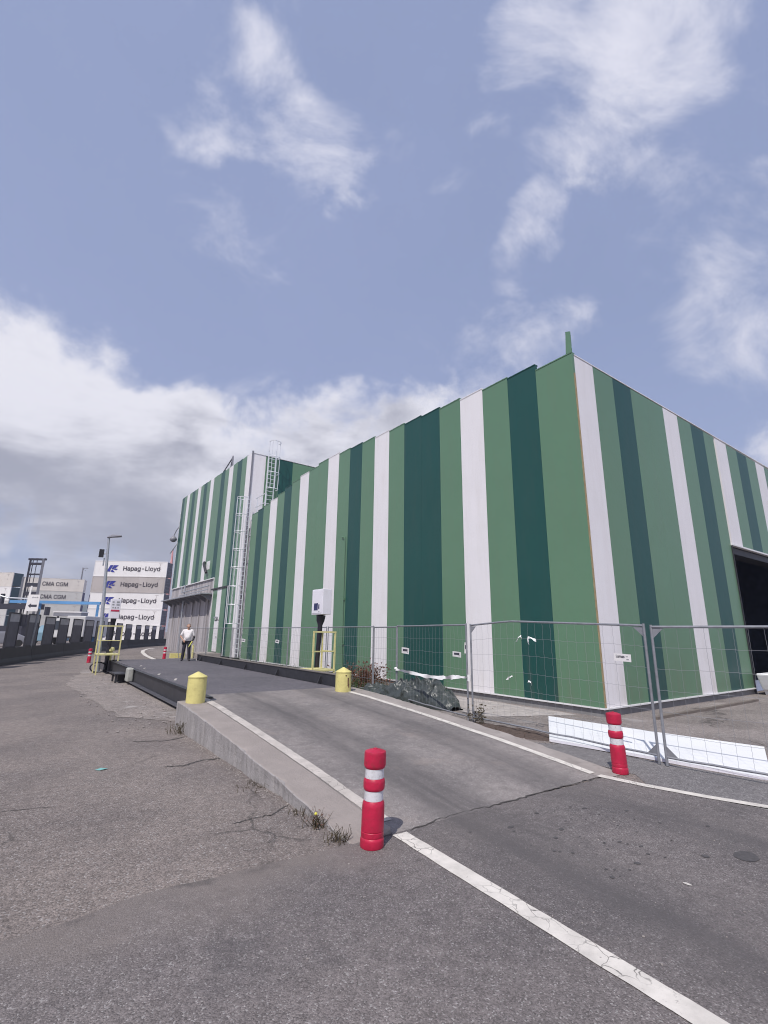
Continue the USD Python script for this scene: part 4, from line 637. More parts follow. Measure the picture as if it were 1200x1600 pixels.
# ------------------------------------------------------------------ containers
def cframe(corner, ang, L, W, z):
    """Right near lower corner and the direction of the long near side; returns origin at the left near lower corner, X along the side, D into depth."""
    X = np.array([math.cos(ang), math.sin(ang), 0]); D = np.array([-X[1], X[0], 0]); return np.array([corner[0], corner[1], z]) - X * L, X, D
def container(name, label, corner, ang, z, h, L, mat, endmat, text=None, tw=6.3, th=.62, tx=4.6, tz=.40, logo=False, group=None, end_grid=True):
    W = 2.44; o, X, D = cframe(corner, ang, L, W, z); up = np.array([0, 0, 1.])
    t = thing(name, label, 'container', tuple(o + X * L / 2 + D * W / 2), group=group); h -= .03
    P = lambda a, b, c: o + X * a + D * b + up * c
    def bx(a0, a1, b0, b1, c0, c1): return [P(a0, b0, c0), P(a1, b0, c0), P(a1, b1, c0), P(a0, b1, c0), P(a0, b0, c1), P(a1, b0, c1), P(a1, b1, c1), P(a0, b1, c1)]
    obj('body', MB().hexa(bx(.06, L - .06, .03, W - .03, .1, h - .06)), M[mat], t)
    obj('bottom_rail', MB().hexa(bx(.1, L - .1, 0, .06, .0, .16)), M[mat], t); obj('top_rail', MB().hexa(bx(.1, L - .1, .005, .06, h - .09, h)), M[mat], t)
    for a in (0, L - .1): obj('corner_post', MB().hexa(bx(a, a + .1, 0, .16, 0, h)), M[mat], t)
    e = obj('machinery_end', MB().hexa(bx(L - .059, L - .02, .17, W - .05, .1, h - .08)), M[endmat], t)
    if end_grid:
        for k in range(5): obj('rail', MB().hexa(bx(L - .019, L + .01, .2 + .45 * k, .26 + .45 * k, .15, h - .1)), M['machine_grey'], e)
        for c in (.6, 1.2, 1.8): obj('rail', MB().hexa(bx(L - .018, L + .006, .2, W - .1, c, c + .07)), M['machine_grey'], e)
    if text: obj('lettering', lettering(text, th, P(tx, -.004 + .03 - .03, h * tz), X, up, tw, True, .012), M['letters'], t)
    if logo:
        f = frame(P(2.3, -.006, h * .5 - .62), X, up); s = 1.24; m = MB()
        for pg in ([(.0, .08), (.12, .45), (.38, 1.0), (.82, 1.0), (.52, .52), (.46, .30), (.50, .08)], [(.60, .45), (.90, 1.0), (1.55, 1.0), (1.14, .58), (.95, .52), (.84, .36)], [(.92, .38), (1.10, .50), (1.50, .49), (1.30, .30)], [(.60, .32), (.80, .30), (1.14, .0), (.70, .0), (.56, .10)]):
            m.prism([(x * s, y * s) for x, y in pg], 0, .012, f)
        obj('mark', m, M['logo'], t)
    obj('door_gear', MB().hexa(bx(L - 1.5, L - .9, -.005, .029, h * .86, h * .875)).hexa(bx(L - 1.22, L - 1.16, -.004, .029, h * .72, h * .86)).hexa(bx(L - 1.25, L - 1.1, -.004, .029, h * .48, h * .55)), M['cont_grey'], t)
    return t
HN = ['lowest container of the Hapag-Lloyd stack, mostly behind the screen boards', 'white Hapag-Lloyd container just above the screen boards', 'white Hapag-Lloyd container, second from the top but one in its stack', 'greyish Hapag-Lloyd container, second from the top of its stack', 'white Hapag-Lloyd container on top of its stack']
HN = ['bottom white container of the stack, behind the screen boards', 'white lettered container partly hidden by the terminal, lowest lettered of its stack', 'white lettered container directly below the greyish one', 'greyish lettered container, second from the top of its stack', 'white lettered container on top of the tallest stack']
for k in range(5):
    container('shipping_container', HN[k], (18.72 + [0, .0, .02, -.05, .0][k], 92.22), -.60, -.24 + 2.81 * k, 2.81, 12.8, 'cont_grey' if k == 3 else 'cont_white', 'cont_end', 'Hapag-Lloyd', 6.5, .74, 5.0, .40, True, 'containers of the tall white stack')
CN = ['pale container behind the fence at the foot of the cream stack', 'pale grey blank container third from the top beside the mast', 'pale grey CMA CGM container under the cream one', 'cream CMA CGM container on top of its stack']
CN = ['pale container at the foot of the cream topped stack', 'pale grey blank container above the parked truck', 'pale grey container with spaced black letters below the cream one', 'cream container with spaced black letters on top of its stack']
for k in range(4):
    container('shipping_container', CN[k], (9.27, 131.3), -.29, 1.6 + 2.87 * k, 2.87, 12.2, ['cont_pale', 'cont_pale', 'cont_pale', 'cont_cream'][k], 'cont_navy' if k < 3 else 'cont_cream', 'CMA CGM' if k > 1 else None, 5.0, .86, 3.9, .40, False, 'containers of the cream topped stack', False)
o_ = thing('stack_plinth', 'low pale loading plinth under the cream topped containers', 'plinth', (4, 133, 0)); obj('block', MB().obox((4.0, 134, .78), (12.5, 3, 1.58), (math.cos(-.29), math.sin(-.29), 0)), M['cont_pale'], o_)
container('shipping_container', 'pinkish container end between the cream and the white stacks', (15.5, 119.6), -.45, 9.2, 2.7, 6.1, 'cont_cream', 'cont_cream', group='containers between the stacks', end_grid=False)
for k in range(3): container('shipping_container', ['lowest navy container between the two lettered stacks', 'middle navy container between the two lettered stacks', 'upper navy container just under the pinkish one'][k], (15.4, 119.6), -.45, .6 + 2.85 * k, 2.85, 6.1, 'cont_navy', 'cont_navy', group='containers between the stacks', end_grid=False)
for k in range(4):
    container('shipping_container', ['bottom pale container at the left edge of the picture', 'pale grey container behind the dark machine at the left edge', 'pale container second from the top at the left edge', 'cream white container on top at the left edge'][k], (-3.71, 122.4), -.75, 1.5 + 2.83 * k, 2.83, 12.1, ['cont_pale', 'cont_pale', 'cont_white', 'cont_cream'][k], 'cont_teal', group='containers at the left edge', end_grid=False)

# ------------------------------------------------------------------ yard machines far left
ms = thing('container_handler', 'dark container handler with a tall open lattice mast', 'container handler', (0, 90, 0))
ml, mr = np.array([-1.05, 90.9, 0]), np.array([.55, 89.75, 0]); ax = (mr - ml) / np.linalg.norm(mr - ml); z_ = np.array([0, 0, 1.])
obj('mast_rail', MB().bar(ml + z_ * 2, ml + z_ * 12.1, .28, .35), M['machine'], ms); obj('mast_rail', MB().bar(mr + z_ * 2, mr + z_ * 12.2, .36, .4), M['machine_grey'], ms); obj('mast_rail', MB().bar(ml + ax * .4 + z_ * 2, ml + ax * .4 + z_ * 12, .12, .2), M['machine'], ms); obj('mast_rail', MB().bar(ml + ax * 1.0 + z_ * 2, ml + ax * 1.0 + z_ * 12, .1, .2), M['machine'], ms)
obj('mast_rail', MB().bar(ml - ax * .6 + z_ * 2, ml - ax * .6 + z_ * 9.4, .3, .3), M['machine_grey'], ms)
for z, h in ((12.1, .3), (11.4, .35), (9.8, .22), (8.2, .55), (6.9, .6), (5.6, .6)): obj('cross_beam', MB().bar(ml + z_ * z - ax * (.3 if z > 12 else 0), mr + z_ * z + ax * (.4 if z > 12 else 0), .25, h), M['machine'], ms)
obj('spreader', MB().obox((-1.6, 89.4, 4.9), (7.4, 1.0, .75), ax).obox((-3.5, 90.6, 5.6), (.3, .5, 2.2), ax).obox((2.1, 86.9, 4.3), (.3, .8, 1.2), ax), M['machine'], ms)
obj('chassis', MB().obox((-.3, 92.5, 1.5), (3.4, 5.5, 1.3), ax), M['machine'], ms); obj('cab', MB().obox((-.9, 92.2, 3.0), (1.6, 1.8, 1.7), ax), M['machine'], ms)
for s in (-1.4, 1.4):
    for dd in (-2, 2): obj('wheel', MB().tube([np.array([-.3, 92.5, .8]) + ax * s + np.array([-ax[1], ax[0], 0]) * dd - ax * .25, np.array([-.3, 92.5, .8]) + ax * s + np.array([-ax[1], ax[0], 0]) * dd + ax * .25], .8, 16), M['tyre'], ms)
bb = thing('height_barrier', 'long blue height barrier beam spanning the lane behind the fence', 'barrier beam', (3, 75, 0))
obj('beam', MB().bar((-2.2, 79.2, 5.15), (7.25, 72.4, 5.06), .25, .36), M['blue'], bb); obj('leg', MB().bar((1.0, 77.3, 0), (1.0, 77.3, 4.98), .28), M['blue'], bb); obj('leg', MB().bar((7.05, 72.55, 0), (7.05, 72.55, 4.86), .28), M['blue'], bb); obj('diagonal', MB().tube([(-4.5, 80.5, 6.2), (-2.5, 79.4, 5.6), (0.3, 77.6, 5.5)], .1), M['galv'], bb)
tk = thing('parked_truck', 'white parked truck with box body behind the screen boards', 'truck', (4.4, 71, 0)); tX = np.array([.82, -.57, 0]); tD = np.array([.57, .82, 0]); tp = np.array([4.4, 71.2, 0])
obj('box_body', m3.Manifold.batch_hull([m3.Manifold.sphere(.12, 12).translate(tuple(tp + tX * a + tD * b + z_ * c)) for a in (-.2, 1.85) for b in (-.5, 4.5) for c in (1.0, 3.25)]), M['truck'], tk, smooth=40)
cabm_ = obj('cab', m3.Manifold.batch_hull([m3.Manifold.sphere(.14, 12).translate(tuple(tp + tX * a + tD * b + z_ * c)) for a, b, c in [(-1.9, -.4, .9), (-.5, -.4, .9), (-1.9, 1.4, .9), (-.5, 1.4, .9), (-1.8, -.1, 2.9), (-.55, -.1, 2.9), (-1.8, 1.4, 3.1), (-.5, 1.4, 3.1)]]), M['truck'], tk, smooth=40)
obj('windscreen', MB().hexa([tp + tX * a + tD * b + z_ * c for a, b, c in [(-1.75, -.50, 1.75), (-.65, -.50, 1.75), (-.65, -.4, 1.75), (-1.75, -.4, 1.75), (-1.7, -.33, 2.75), (-.7, -.33, 2.75), (-.7, -.23, 2.75), (-1.7, -.23, 2.75)]]), M['glass'], cabm_)
for a in (-1.7, 1.6):
    for b in (.3, 3.6): obj('wheel', MB().tube([tp + tX * (a - .15) + tD * b + z_ * .5, tp + tX * (a + .15) + tD * b + z_ * .5], .5, 16), M['tyre'], tk)
sh = thing('loading_shelter', 'low dark roofed shelter with white edge behind the fence', 'shelter', (4.3, 73.5, 0))
obj('roof', MB().obox((4.3, 73.4, 3.86), (3.5, 1.6, .12), tX), M['cont_white'], sh); obj('fascia', MB().obox((4.3, 73.4, 3.58), (3.4, 1.5, .42), tX), M['machine_grey'], sh)
for s in (-1, 1): obj('post', MB().obox(np.array([4.3, 73.4, 1.68]) + tX * s * 1.55, (.15, .15, 3.36), tX), M['machine_grey'], sh)
cv = thing('blue_van', 'pale blue van front glimpsed between two screen boards', 'van', (1.8, 75.2, 0))
obj('body', m3.Manifold.batch_hull([m3.Manifold.sphere(.12, 10).translate(tuple(np.array([1.8, 75.4, 0]) + tX * a + tD * b + z_ * c)) for a, b, c in [(-.8, 0, .4), (.8, 0, .4), (-.8, 0, 1.3), (.8, 0, 1.3), (-.75, .7, 2.1), (.75, .7, 2.1), (-.8, 4, .4), (.8, 4, .4), (-.75, 4, 2.1), (.75, 4, 2.1)]]), M['cyan'], cv, smooth=40)
obj('windscreen', MB().hexa([np.array([1.8, 75.4, 0]) + tX * a + tD * b + z_ * c for a, b, c in [(-.7, -.05, 1.4), (.7, -.05, 1.4), (.7, .1, 1.35), (-.7, .1, 1.35), (-.66, .5, 2.05), (.66, .5, 2.05), (.66, .65, 2.05), (-.66, .65, 2.05)]]), M['glass'], cv)
for a in (-.75, .75): obj('wheel', MB().tube([np.array([1.8, 76.1, .35]) + tX * (a - .12), np.array([1.8, 76.1, .35]) + tX * (a + .12)], .34, 14), M['tyre'], cv)
gr2 = thing('parked_car', 'dark grey car glimpsed through the gap at the far left', 'car', (-1.5, 62, 0))
obj('body', m3.Manifold.batch_hull([m3.Manifold.sphere(.1, 10).translate((-1.6 + a, 62 + b, c)) for a, b, c in [(-1.9, -.7, .4), (1.9, -.7, .4), (-1.9, .7, .4), (1.9, .7, .4), (-1.8, -.7, .85), (1.8, -.7, .8), (-1.8, .7, .85), (1.8, .7, .8), (-1.2, -.6, 1.35), (.6, -.6, 1.35), (-1.2, .6, 1.35), (.6, .6, 1.35)]]), M['machine_grey'], gr2, smooth=40)
for a in (-1.2, 1.2):
    for b in (-.75, .75): obj('wheel', MB().tube([(-1.6 + a, 62 + b - .1, .34), (-1.6 + a, 62 + b + .1, .34)], .34, 14), M['tyre'], gr2)
fl2 = thing('far_lamp_post', 'thin distant lamp post behind the cream containers', 'street lamp', (9.7, 141, 0)); obj('pole', MB().tube([(9.3, 143, 0), (9.3, 143, 17)], [.25, .14], 8), M['machine_grey'], fl2); obj('lamp_head', MB().bar((9.3, 143, 16.9), (10.3, 142.4, 16.9), .3, .12), M['machine_grey'], fl2); obj('lamp_head', MB().bar((9.3, 143, 16.6), (9.9, 142.7, 16.3), .1, .1), M['machine_grey'], fl2)
rs = thing('red_mast', 'pale red lattice mast tip behind the white container stack', 'mast', (33.6, 160, 0)); obj('tower', MB().tube([(33.6, 160, 0), (33.6, 160, 19), (33.5, 160, 26.6)], [.6, .55, .2], 6), M['spire'], rs)
# ------------------------------------------------------------------ mesh fence
def fence_panel(name, label, p, q, z0=.02, h=1.9, bow=None, mid=False, gusset=False, wire=.0026):
    p, q = np.array([*p, 0.]), np.array([*q, 0.]); X = q - p; L = np.linalg.norm(X); X /= L; up = np.array([0, 0, 1.])
    t = thing(name, label, 'fence', tuple(p), group='mesh panels of the site fence'); r = .019
    dz = (lambda s: 0.) if bow is None else (lambda s: np.interp(s, *bow))
    P = lambda s, z: p + X * s + up * z
    for s in (0, L): obj('post', MB().tube([P(s, z0 - .01), P(s, z0 + h + dz(s) + .03)], r, 10), M['galv_dull'], t, smooth=50)
    ss = np.linspace(.01, L - .01, 14); obj('top_rail', MB().tube([P(s, z0 + h + dz(s)) for s in ss], r * .95, 8), M['galv_dull'], t, smooth=50)
    rgen = np.random.default_rng(int(p[1] * 10) + 3); sag = .015 * (rgen.random(14) - .5)
    obj('bottom_rail', MB().tube([P(s, z0 + .1 + a) for s, a in zip(ss, sag)], r * .8, 8), M['galv_dull'], t, smooth=50)
    if mid: obj('middle_post', MB().tube([P(L / 2, z0), P(L / 2, z0 + h)], r * .8, 8), M['galv_dull'], t, smooth=50)
    m = MB(); n = int(L / .16)
    for k in range(1, n):
        s = L * k / n; b = .012 * math.sin(k * 1.7)
        m.tube([P(s, z0 + .1), P(s + b, z0 + h * .5), P(s, z0 + h + dz(s))], wire, 4, False)
    for k in range(1, 6):
        z = .1 + (h - .1) * k / 6; m.tube([P(s, z0 + z + dz(s) * z / h + .006 * math.sin(s * 5 + k)) for s in ss], wire * 1.15, 4, False)
    obj('wire_mesh', m, M['wire'], t, kind='stuff')
    if gusset:
        for s, sg in ((0, 1), (L, -1)):
            for z, zs in ((z0 + .1, 1), (z0 + h - .02 + dz(s), -1)):
                T3 = [P(s + sg * .015, z), P(s + sg * .16, z), P(s + sg * .015, z + zs * .14)]; n_ = np.cross(X, up) * .004
                obj('corner_gusset', MB().raw([a - n_ for a in T3] + [a + n_ for a in T3], [[0, 1, 2], [5, 4, 3], [0, 3, 4], [0, 4, 1], [1, 4, 5], [1, 5, 2], [2, 5, 3], [2, 3, 0]]), M['galv_dull'], t)
    return t
FP = [((7.40, 3.56), (7.80, .10), 'site fence panel across the right edge, in front of the dark gateway', dict(h=1.84, gusset=True)),
      ((7.41, 3.67), (7.55, 7.33), 'site fence panel with bent top rail in front of the hall corner', dict(h=1.86, bow=([0, 2.6, 3.66], [0, .10, .03]), gusset=True)),
      ((7.50, 7.41), (8.20, 10.70), 'site fence panel with white tape strung across it', dict(h=1.9)),
      ((8.22, 10.76), (8.46, 12.18), 'narrow site fence panel between the tarpaulin and yellow bollard', dict(h=1.88)),
      ((8.47, 12.24), (8.88, 15.70), 'site fence panel directly behind the right yellow platform', dict(h=1.9)),
      ((8.90, 15.86), (9.09, 19.45), 'site fence panel left of the white terminal', dict(h=1.9)),
      ((9.10, 19.53), (9.20, 23.10), 'site fence panel further along the hall, next but two to the ladder', dict(h=1.9)),
      ((9.20, 23.18), (9.20, 26.75), 'site fence panel in front of the caged ladder', dict(h=1.9)),
      ((9.18, 26.85), (8.9, 30.3), 'site fence panel in front of the white door', dict(h=1.9)),
      ((8.88, 30.4), (8.2, 33.8), 'last site fence panel, just right of the person', dict(h=1.9))]
for k, (p, q, lab, kw) in enumerate(FP): fence_panel('mesh_fence', lab, p, q, wire=.0016 if k < 3 else .0026, **kw)
fence_panel('mesh_fence', 'tilted fence panel standing at the far end of the barrier wall', (13.6, 62.5), (15.6, 60.0), h=3.0, wire=.010)
def fsign(lab, c, X, w, h, text=None):
    t = thing('fence_sign', lab, 'sign', tuple(c), group='small white plates wired to the fence'); X = np.array([*X, 0.]); X /= np.linalg.norm(X); n = np.cross(X, [0, 0, 1.])
    pl = obj('plate', MB().obox(np.array(c) + n * .03, (w, .004, h), X + np.array([0, 0, -.04])), M['cont_white'], t)
    o = np.array(c) + n * .0335
    if text: obj('lettering', lettering(text, h * .34, o - X * w * .38 + [0, 0, h * .02], X + np.array([0, 0, -.04]), (0, 0, 1.), w * .5, True, .002), M['ink'], pl)
    else: obj('dark_print', MB().obox(o + [0, 0, h * .08], (w * .62, .002, h * .36), X), M['ink'], pl)
    obj('small_print', MB().obox(o + X * w * .3 - [0, 0, h * .22], (w * .14, .002, h * .12), X).obox(o + X * w * .27 + [0, 0, h * .15], (w * .12, .002, h * .1), X), M['grey_ink'], pl)
D1 = np.array([.14, 3.66]) * -1; D2 = np.array([.7, 3.29]) * -1
fsign('lettered white plate on the fence in front of the hall corner', (7.42, 4.03, 1.41), D1, .27, .11, 'Lamas')
fsign('white plate with dark print beside the taped fence post', (7.57, 7.74, 1.31), D2, .33, .11)
fsign('white plate with dark print above the tarpaulin', (8.085, 10.16, 1.30), D2, .42, .15)
fsign('small white plate on a dark teal stripe near the hall end', (9.16, 20.68, 1.33), (-.1, -3.6), .42, .14)
fsign('tiny white plate on the fence in front of the ladder', (9.20, 25.0, 1.30), (0, -3.6), .5, .15)
fsign('upright white plate seen edge on at the taped post', (7.50, 7.45, 1.45), (.9, -.35), .06, .22)
def ribbon(name, pts, w, label, seed, mat='tape'):
    P = np.array(pts, float); n = 46; tt = np.linspace(0, len(P) - 1, n); C = np.column_stack([np.interp(tt, np.arange(len(P)), P[:, i]) for i in range(3)])
    a = 3.0 * (meshkit.fbm(np.column_stack([tt * 2.2, tt * 0 + seed, tt * 0]), 3, seed) - .5); d = np.gradient(C, axis=0); d /= np.linalg.norm(d, axis=1, keepdims=True); nx = np.cross(d, [0, 0, 1.]); nx /= np.linalg.norm(nx, axis=1, keepdims=True)
    o = (np.cos(a)[:, None] * np.array([0, 0, 1.]) + np.sin(a)[:, None] * nx) * (w / 2) * (.5 + .9 * meshkit.noise(np.column_stack([tt * 3, tt * 0, tt * 0 + seed])))[:, None]
    V = np.vstack([C - o, C + o, C - o + nx * .006, C + o + nx * .006]); F = []
    for i in range(n - 1): F += [[i, i + 1, n + i + 1], [i, n + i + 1, n + i], [2 * n + i, 3 * n + i + 1, 2 * n + i + 1], [2 * n + i, 3 * n + i, 3 * n + i + 1]]
    return MB().raw(V, F)
tp_ = thing('barrier_tape', 'white plastic tape tied between two fence posts above the tarpaulin', 'tape', (7.8, 9.0, .85))
obj('strip', ribbon('s', [(8.18, 10.74, .80), (8.03, 9.98, .78), (7.85, 9.1, .755), (7.70, 8.43, .775), (7.64, 8.16, .80), (7.56, 7.75, .85), (7.46, 7.36, .87)], .075, '', 3), M['tape'], tp_, smooth=True)
obj('knot', trimesh.Trimesh(trimesh.creation.icosphere(subdivisions=2).vertices * [.04, .05, .04] + [8.17, 10.72, .82], trimesh.creation.icosphere(subdivisions=2).faces), M['tape'], tp_); obj('knot', MB().tube([(7.49, 7.36, .80), (7.49, 7.36, .92)], .032, 8), M['tape'], tp_)
for lab, pts in [('white scrap of tape tied high on the fence, left one', [(7.475, 6.09, 1.60), (7.47, 6.03, 1.68), (7.475, 5.98, 1.71), (7.48, 5.96, 1.66)]), ('forked white scrap of tape high on the fence, right one', [(7.465, 5.64, 1.63), (7.46, 5.75, 1.68), (7.465, 5.82, 1.68), (7.465, 5.80, 1.58)]),
                 ('white twisted scrap low on the light green stripe', [(7.485, 6.38, .91), (7.48, 6.30, .95), (7.475, 6.22, .98)]), ('small white scrap low on the dark teal stripe', [(7.47, 5.86, .92), (7.465, 5.80, .91), (7.47, 5.79, .86)])]:
    obj('tape_scrap', ribbon('r', pts, .038, '', int(pts[0][1] * 10)), M['tape'], None, lab, 'tape scrap', 'scraps of tape on the fence', smooth=True)

# ------------------------------------------------------------------ things lying in the yard
sheet = thing('white_board', 'long white sheet of board lying on the ground behind the fence', 'board', (8.4, 4.4, .02))
q4 = [(7.34, 5.40, .05), (7.79, 2.50, .04), (9.56, 3.10, .09), (9.02, 6.62, .11)]
nv = 24; V = []
for j in range(nv + 1):
    for i in range(9):
        u, v = j / nv, i / 8; a = np.array(q4[0]) * (1 - u) + np.array(q4[1]) * u; b = np.array(q4[3]) * (1 - u) + np.array(q4[2]) * u; c = a * (1 - v) + b * v; c[2] += .006 * math.sin(u * 5 + v * 2); V.append(c)
V = np.array(V); i = np.arange((nv + 1) * 9).reshape(nv + 1, 9); a, b, c, d = i[:-1, :-1].ravel(), i[1:, :-1].ravel(), i[1:, 1:].ravel(), i[:-1, 1:].ravel(); F = np.vstack([np.stack([a, b, c], 1), np.stack([a, c, d], 1)])
obj('face', MB().raw(V, F), M['sheet'], sheet, smooth=True)
bd = np.concatenate([i[:, 0], i[-1, 1:], i[::-1, -1][1:], i[0, ::-1][1:-1]]); n = len(bd); E_ = np.vstack([V[bd] - [0, 0, .001], V[bd] - [0, 0, .04]]); obj('edge', MB().raw(E_, [[k, n + k, n + (k + 1) % n] for k in range(n)] + [[k, n + (k + 1) % n, (k + 1) % n] for k in range(n)]), M['cabinet'], sheet)
pb = thing('plastic_barrier', 'white plastic barrier block standing beside the dark gateway', 'barrier', (19.9, 5.85, 0))
obj('body', m3.Manifold.batch_hull([m3.Manifold.sphere(.04, 12).translate((x, y, z)) for x, y, z in [(19.30, 5.7, .2), (19.30, 6.0, .2), (20.7, 5.7, .2), (20.7, 6.0, .2), (19.12, 5.62, .62), (19.12, 6.05, .62), (20.85, 5.62, .62), (20.85, 6.05, .62)]]), M['sheet'], pb, smooth=40)
for x in (19.5, 20.5): obj('foot', MB().hexa([(x - .12, 5.72, .0), (x + .12, 5.72, 0), (x + .12, 6.0, 0), (x - .12, 6.0, 0), (x - .16, 5.7, .17), (x + .16, 5.7, .17), (x + .16, 6.02, .17), (x - .16, 6.02, .17)]), M['sheet'], pb)
# crumpled tarpaulin: a heap folded on itself, creases from warped ridges
def tarp():
    nx, ny = 190, 230; x0, x1, y0, y1 = 7.75, 9.25, 8.65, 12.55
    def zf(X, Y):
        t = (Y - y0) / (y1 - y0); cx = 8.38 + .12 * np.sin(t * 5) + .12 * t; hw = .54 * np.sin(np.pi * np.clip(t, .02, .98)) ** .4 + .05 * np.sin(t * 17)
        e = np.clip(1 - ((X - cx) / hw) ** 2, 0, 1); hump = .45 * np.exp(-np.abs((t - .26) / .19) ** 3.2) + .38 * np.exp(-((t - .56) / .15) ** 2) + .22 * np.exp(-((t - .84) / .12) ** 2)
        Pn = np.stack([X * 1.7, Y * 1.3, X * 0], -1); w1 = meshkit.fbm(Pn, 3, 21) - .5; w2 = meshkit.fbm(Pn + 9, 3, 22) - .5
        tri = lambda c: np.abs(2 * (c - np.floor(c)) - 1)
        f1 = tri((X * 1.1 + Y * .9) + 2.6 * w1); f2 = tri((Y * 1.5 - X * .8) + 3.2 * w2 + .4); f3 = tri((X * 3.2 - Y * 1.4) + 4.6 * w2); f4 = tri((Y * 4.2 + X * 2.5) + 6. * w1)
        m_ = np.clip(meshkit.fbm(np.stack([X * 2.2, Y * 2.2, X * 0 + 3], -1), 3, 51) * 2.2 - .6, 0, 1)
        c = .20 * f1 ** 1.1 + .17 * f2 ** 1.2 + .085 * f3 * m_ + .055 * f4 * (1 - m_ * .5)
        return np.where(e > 0, e ** .5 * (hump * .70 + c * (.30 + 1.35 * hump)) + .012, -.02)
    V, F = grid(x0, x1, nx, y0, y1, ny, zf); V[:, 0] += .10 * (meshkit.fbm(V * [4, 4, 6], 3, 41) - .5) * (V[:, 2] > 0); V[:, 1] += .14 * (meshkit.fbm(V * [4, 4, 6] + 5, 3, 42) - .5) * (V[:, 2] > 0)
    keep = (V[F][:, :, 2] > -.005).any(1); return MB().raw(V, F[keep])
obj('tarpaulin', tarp(), M['tarp'], label='crumpled dark green tarpaulin heaped behind the fence', cat='tarpaulin', smooth=35)

# ------------------------------------------------------------------ weeds
def weed(name, label, c, n, h, spread, mat, leafy=.5, seed=1, group=None, lean=.35, flower=0, cat='weed'):
    t = thing(name, label, cat, c, group=group); r = np.random.default_rng(seed); st, lf, fw = MB(), MB(), MB(); c = np.array(c, float)
    for k in range(n):
        b = c + np.append(r.normal(0, spread, 2), 0) * [1, 1, 0]; hh = h * (.45 + .6 * r.random()); d = np.append(r.normal(0, lean, 2), 1.) * hh; p = [b, b + d * .5 + np.append(r.normal(0, .02, 2), 0), b + d]
        st.tube(p, [.0035, .0025, .001], 3, False)
        for j in range(int(2 + leafy * 8)):
            s = .15 + .85 * r.random(); q = b + d * s; l = h * (.06 + .10 * r.random()); a = r.normal(0, 1, 3); a[2] = abs(a[2]) * .6; a /= np.linalg.norm(a); w = np.cross(a, r.normal(0, 1, 3)); w /= np.linalg.norm(w)
            lf.raw([q, q + a * l * .5 + w * l * .22, q + a * l, q + a * l * .5 - w * l * .22], [[0, 1, 2], [0, 2, 3]])
        if flower and k < flower:
            ic = trimesh.creation.icosphere(subdivisions=1); fw.raw(ic.vertices * .014 + b + d, ic.faces)
    obj('stems', st, M['straw'] if mat != 'weed' else M['weed'], t, kind='stuff'); obj('leaves', lf, M[mat], t, kind='stuff')
    if flower: obj('flower_head', fw, M['flower'], t, kind='stuff')
weed('dry_shrub', 'dry reddish brown shrub left of the tarpaulin', (9.15, 13.6, 0), 170, .8, .30, 'dry', .9, 2, cat='shrub'); weed('weed_clump', 'greenish weeds between the right yellow bollard and the dry shrub', (8.4, 13.2, 0), 130, .42, .42, 'weed', .7, 3)
weed('weed_clump', 'brown weeds at the tarpaulin end of the dry shrub', (8.75, 12.4, 0), 90, .4, .3, 'dry', .8, 33)
weed('weed_clump', 'dry weed tuft left of the nearest red bollard', (2.42, 3.93, .005), 36, .11, .04, 'straw', .3, 4); weed('weed_clump', 'dry weed with a yellow bud by the kerb foot', (2.41, 4.33, 0), 34, .15, .045, 'dry', .3, 5, flower=1)
weed('weed_clump', 'low dry weeds at the kerb foot just beyond the yellow bud', (2.42, 4.75, 0), 22, .07, .06, 'straw', .4, 6); weed('weed_clump', 'sparse dry weeds half way along the kerb foot', (2.42, 5.7, 0), 34, .06, .12, 'straw', .4, 7)
weed('weed_clump', 'thin tall stalks at the foot of the taped fence post', (7.38, 7.05, 0), 26, .55, .09, 'straw', .35, 8, lean=.08); weed('weed_clump', 'low weeds on the dark soil by the ramp', (7.0, 6.4, .0), 70, .12, .32, 'dry', .5, 9)
weed('weed_clump', 'green tuft behind the tarpaulin at the hall wall', (10.2, 11.3, 0), 40, .32, .12, 'weed', .8, 10); weed('weed_clump', 'small weed tuft at the concrete kerb corner', (2.40, 9.3, 0), 40, .2, .09, 'straw', .4, 11)
gs = MB(); r = np.random.default_rng(9)
for k in range(2600):
    y = 10.5 + 19 * r.random(); x = 6.55 + 1.9 * r.random() ** 1.4 + .03 * (y - 10); h = .10 + .28 * r.random() ** 2; d = np.append(r.normal(0, .3, 2), 1) * h; s = np.append(r.normal(0, 1, 2), 0) * .006
    gs.raw([(x - s[0], y - s[1], 0), (x + s[0], y + s[1], 0), (x + d[0], y + d[1], d[2])], [[0, 1, 2]])
for k in range(900):
    y = 14 + 15 * r.random(); x = 10.0 + .45 * r.random(); h = .12 + .35 * r.random() ** 2; d = np.append(r.normal(0, .3, 2), 1) * h; s = np.append(r.normal(0, 1, 2), 0) * .007
    gs.raw([(x - s[0], y - s[1], 0), (x + s[0], y + s[1], 0), (x + d[0], y + d[1], d[2])], [[0, 1, 2]])
obj('rough_grass', gs, M['weed'], kind='stuff', label='rough grass along the guide beam and the hall wall', cat='grass')

